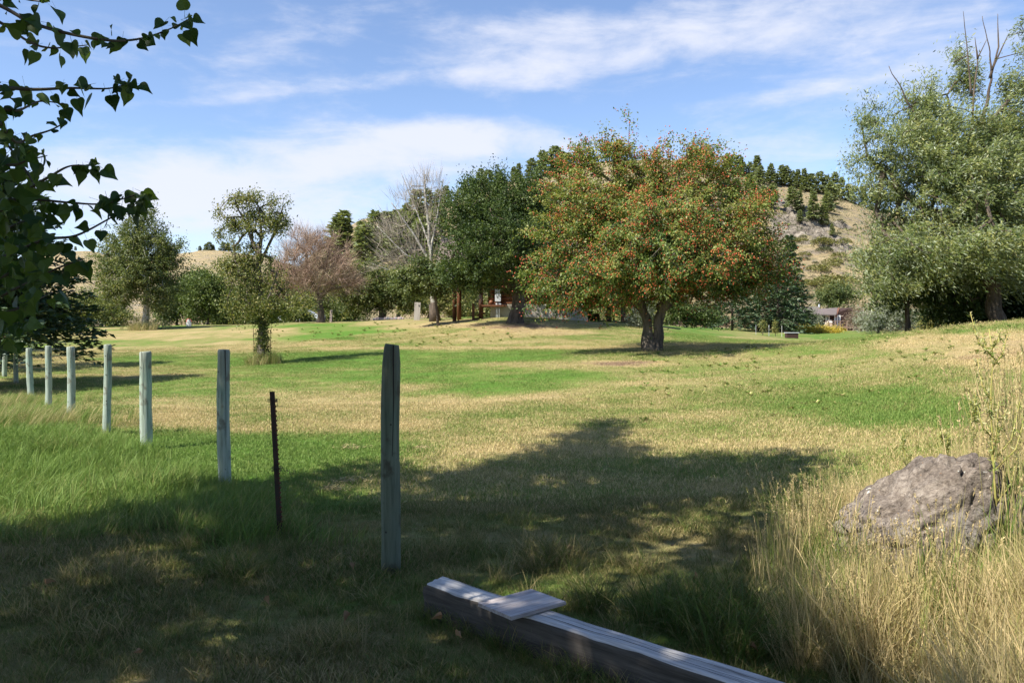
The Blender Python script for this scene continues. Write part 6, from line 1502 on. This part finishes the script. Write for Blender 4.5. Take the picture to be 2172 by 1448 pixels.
# small scrub, sage and loose stones over the hill
def hill_scrub():
    r = np.random.default_rng(99); n = 5200; x = r.uniform(-120, 230, n); y = r.uniform(150, 345, n)
    k = (np.abs(x / y) < .7) & (fbm(x * .03, y * .03, 97, 3) + .25 * r.random(n) > .55); x, y = x[k], y[k]; n = len(x); z = HZ(x, y)
    V = []; F_ = []; T = []
    m = 16; s = np.repeat(r.uniform(.25, 1.0, n) ** 1.3, m); c = np.repeat(np.stack([x, y, z], 1), m, 0); v = unit(r.normal(size=(n * m, 3))); v[:, 2] = np.abs(v[:, 2]) * .7
    pos = c + v * s[:, None] * .8; d = unit(v + r.normal(size=(n * m, 3)) * .5)
    me = leaf_mesh('hill_scrub', pos, d, r.normal(size=(n * m, 3)), s * .7, s * .45, np.repeat(r.random(n), m))
    o = link('hill_scrub', me, None, leaf_mat('hill_scrub_leaf', (.07, .075, .04), (.15, .145, .075), (.24, .21, .11), .15, .7)); tag(o, 'low sage scrub peppering the dry hillside', None, None, 'stuff')
hill_scrub()

# ---------------------------------------------------------------- fallen leaves and dry clods
M_fallen = mat('fallen_leaf', (.22, .12, .055), .8, (30, (.34, .22, .12), .4)); M_clod = mat('dry_clippings', (.50, .40, .22), .95, (40, (.36, .28, .15), .4), (60, 1, .01))
def fallen():
    sh = leaf_shape(77); sh2 = sh.copy(); sh2.materials.clear(); sh2.materials.append(M_fallen); rd = random.Random(5)
    for (px, py) in [(753, 1212), (742, 1325), (935, 1337), (968, 1372), (1212, 1180), (1424, 1174), (1330, 1395), (1590, 1395), (99, 1255), (297, 1410), (1300, 1440), (560, 1290), (1480, 1245)]:
        Yp = (EYE - .03) * F / (py - HY); x = (px - CX) * Yp / F; o = bpy.data.objects.new('fallen_leaf', sh2); COL.objects.link(o); s = rd.uniform(.032, .05); o.scale = (s, s * rd.uniform(.6, 1), s * 2.6)
        o.location = (x, Yp, Z(x, Yp) + .085); o.rotation_euler = (rd.uniform(-.6, .6), rd.uniform(-.6, .6), rd.uniform(0, 6)); tag(o, 'LEAF', 'fallen leaf', 'fallen leaves on the near lawn')
    labs = ['pale tuft of dry clippings on the bright grass left of the nearest post', 'tan clump of clippings at the edge of the shade, left one', 'tan clump of clippings at the edge of the shade, nearer the post', 'small dry clump on the sunlit grass just right of the nearest post']
    for i, (px, py, s) in enumerate([(742, 946, .09), (708, 1026, .08), (742, 1010, .09), (895, 950, .07)]):
        Yp = (EYE + .02) * F / (py - HY); x = (px - CX) * Yp / F; g_ = np.random.default_rng(i); n = 150; p = g_.normal(size=(n, 3)) * np.array([s, s * .7, s * .22]); p[:, 2] = np.abs(p[:, 2])
        me = leaf_mesh('clipping_clump', p, g_.normal(size=(n, 3)) * [1, 1, .3], g_.normal(size=(n, 3)), .07, .006, g_.random(n)); o = link('clipping_clump', me, None, M_clod); o.location = (x, Yp, Z(x, Yp) + .02); tag(o, labs[i], 'grass clippings')
fallen()

# each repeat gets its own label, counted from the left of its row
ORD = ['first', 'second', 'third', 'fourth', 'fifth', 'sixth', 'seventh', 'eighth', 'ninth', 'tenth', 'eleventh', 'twelfth', 'thirteenth', 'fourteenth', 'fifteenth', 'sixteenth', 'seventeenth', 'eighteenth', 'nineteenth', 'twentieth',
       'twenty-first', 'twenty-second', 'twenty-third', 'twenty-fourth', 'twenty-fifth', 'twenty-sixth', 'twenty-seventh', 'twenty-eighth', 'twenty-ninth', 'thirtieth']
TXT = {'TALL': '%s tall pine from the left on the lower hillside behind the bare trees', 'CREST': '%s small dark pine from the left along the crest of the dry hill',
       'SLOPE': '%s bushy pine from the left on the open slope below the hill crest', 'RIDGE': '%s dark pine from the left on the ridge above the dark green tree',
       'TINY': '%s tiny pine from the left on the skyline of the far ridge', 'LEAF': '%s curled brown fallen leaf from the left on the shaded near lawn'}
for key, txt in TXT.items():
    L_ = sorted([o for o in bpy.data.objects if o.get('label') == key], key=lambda o: o.location.x / o.location.y)
    for k, o in enumerate(L_): o['label'] = txt % ORD[k]
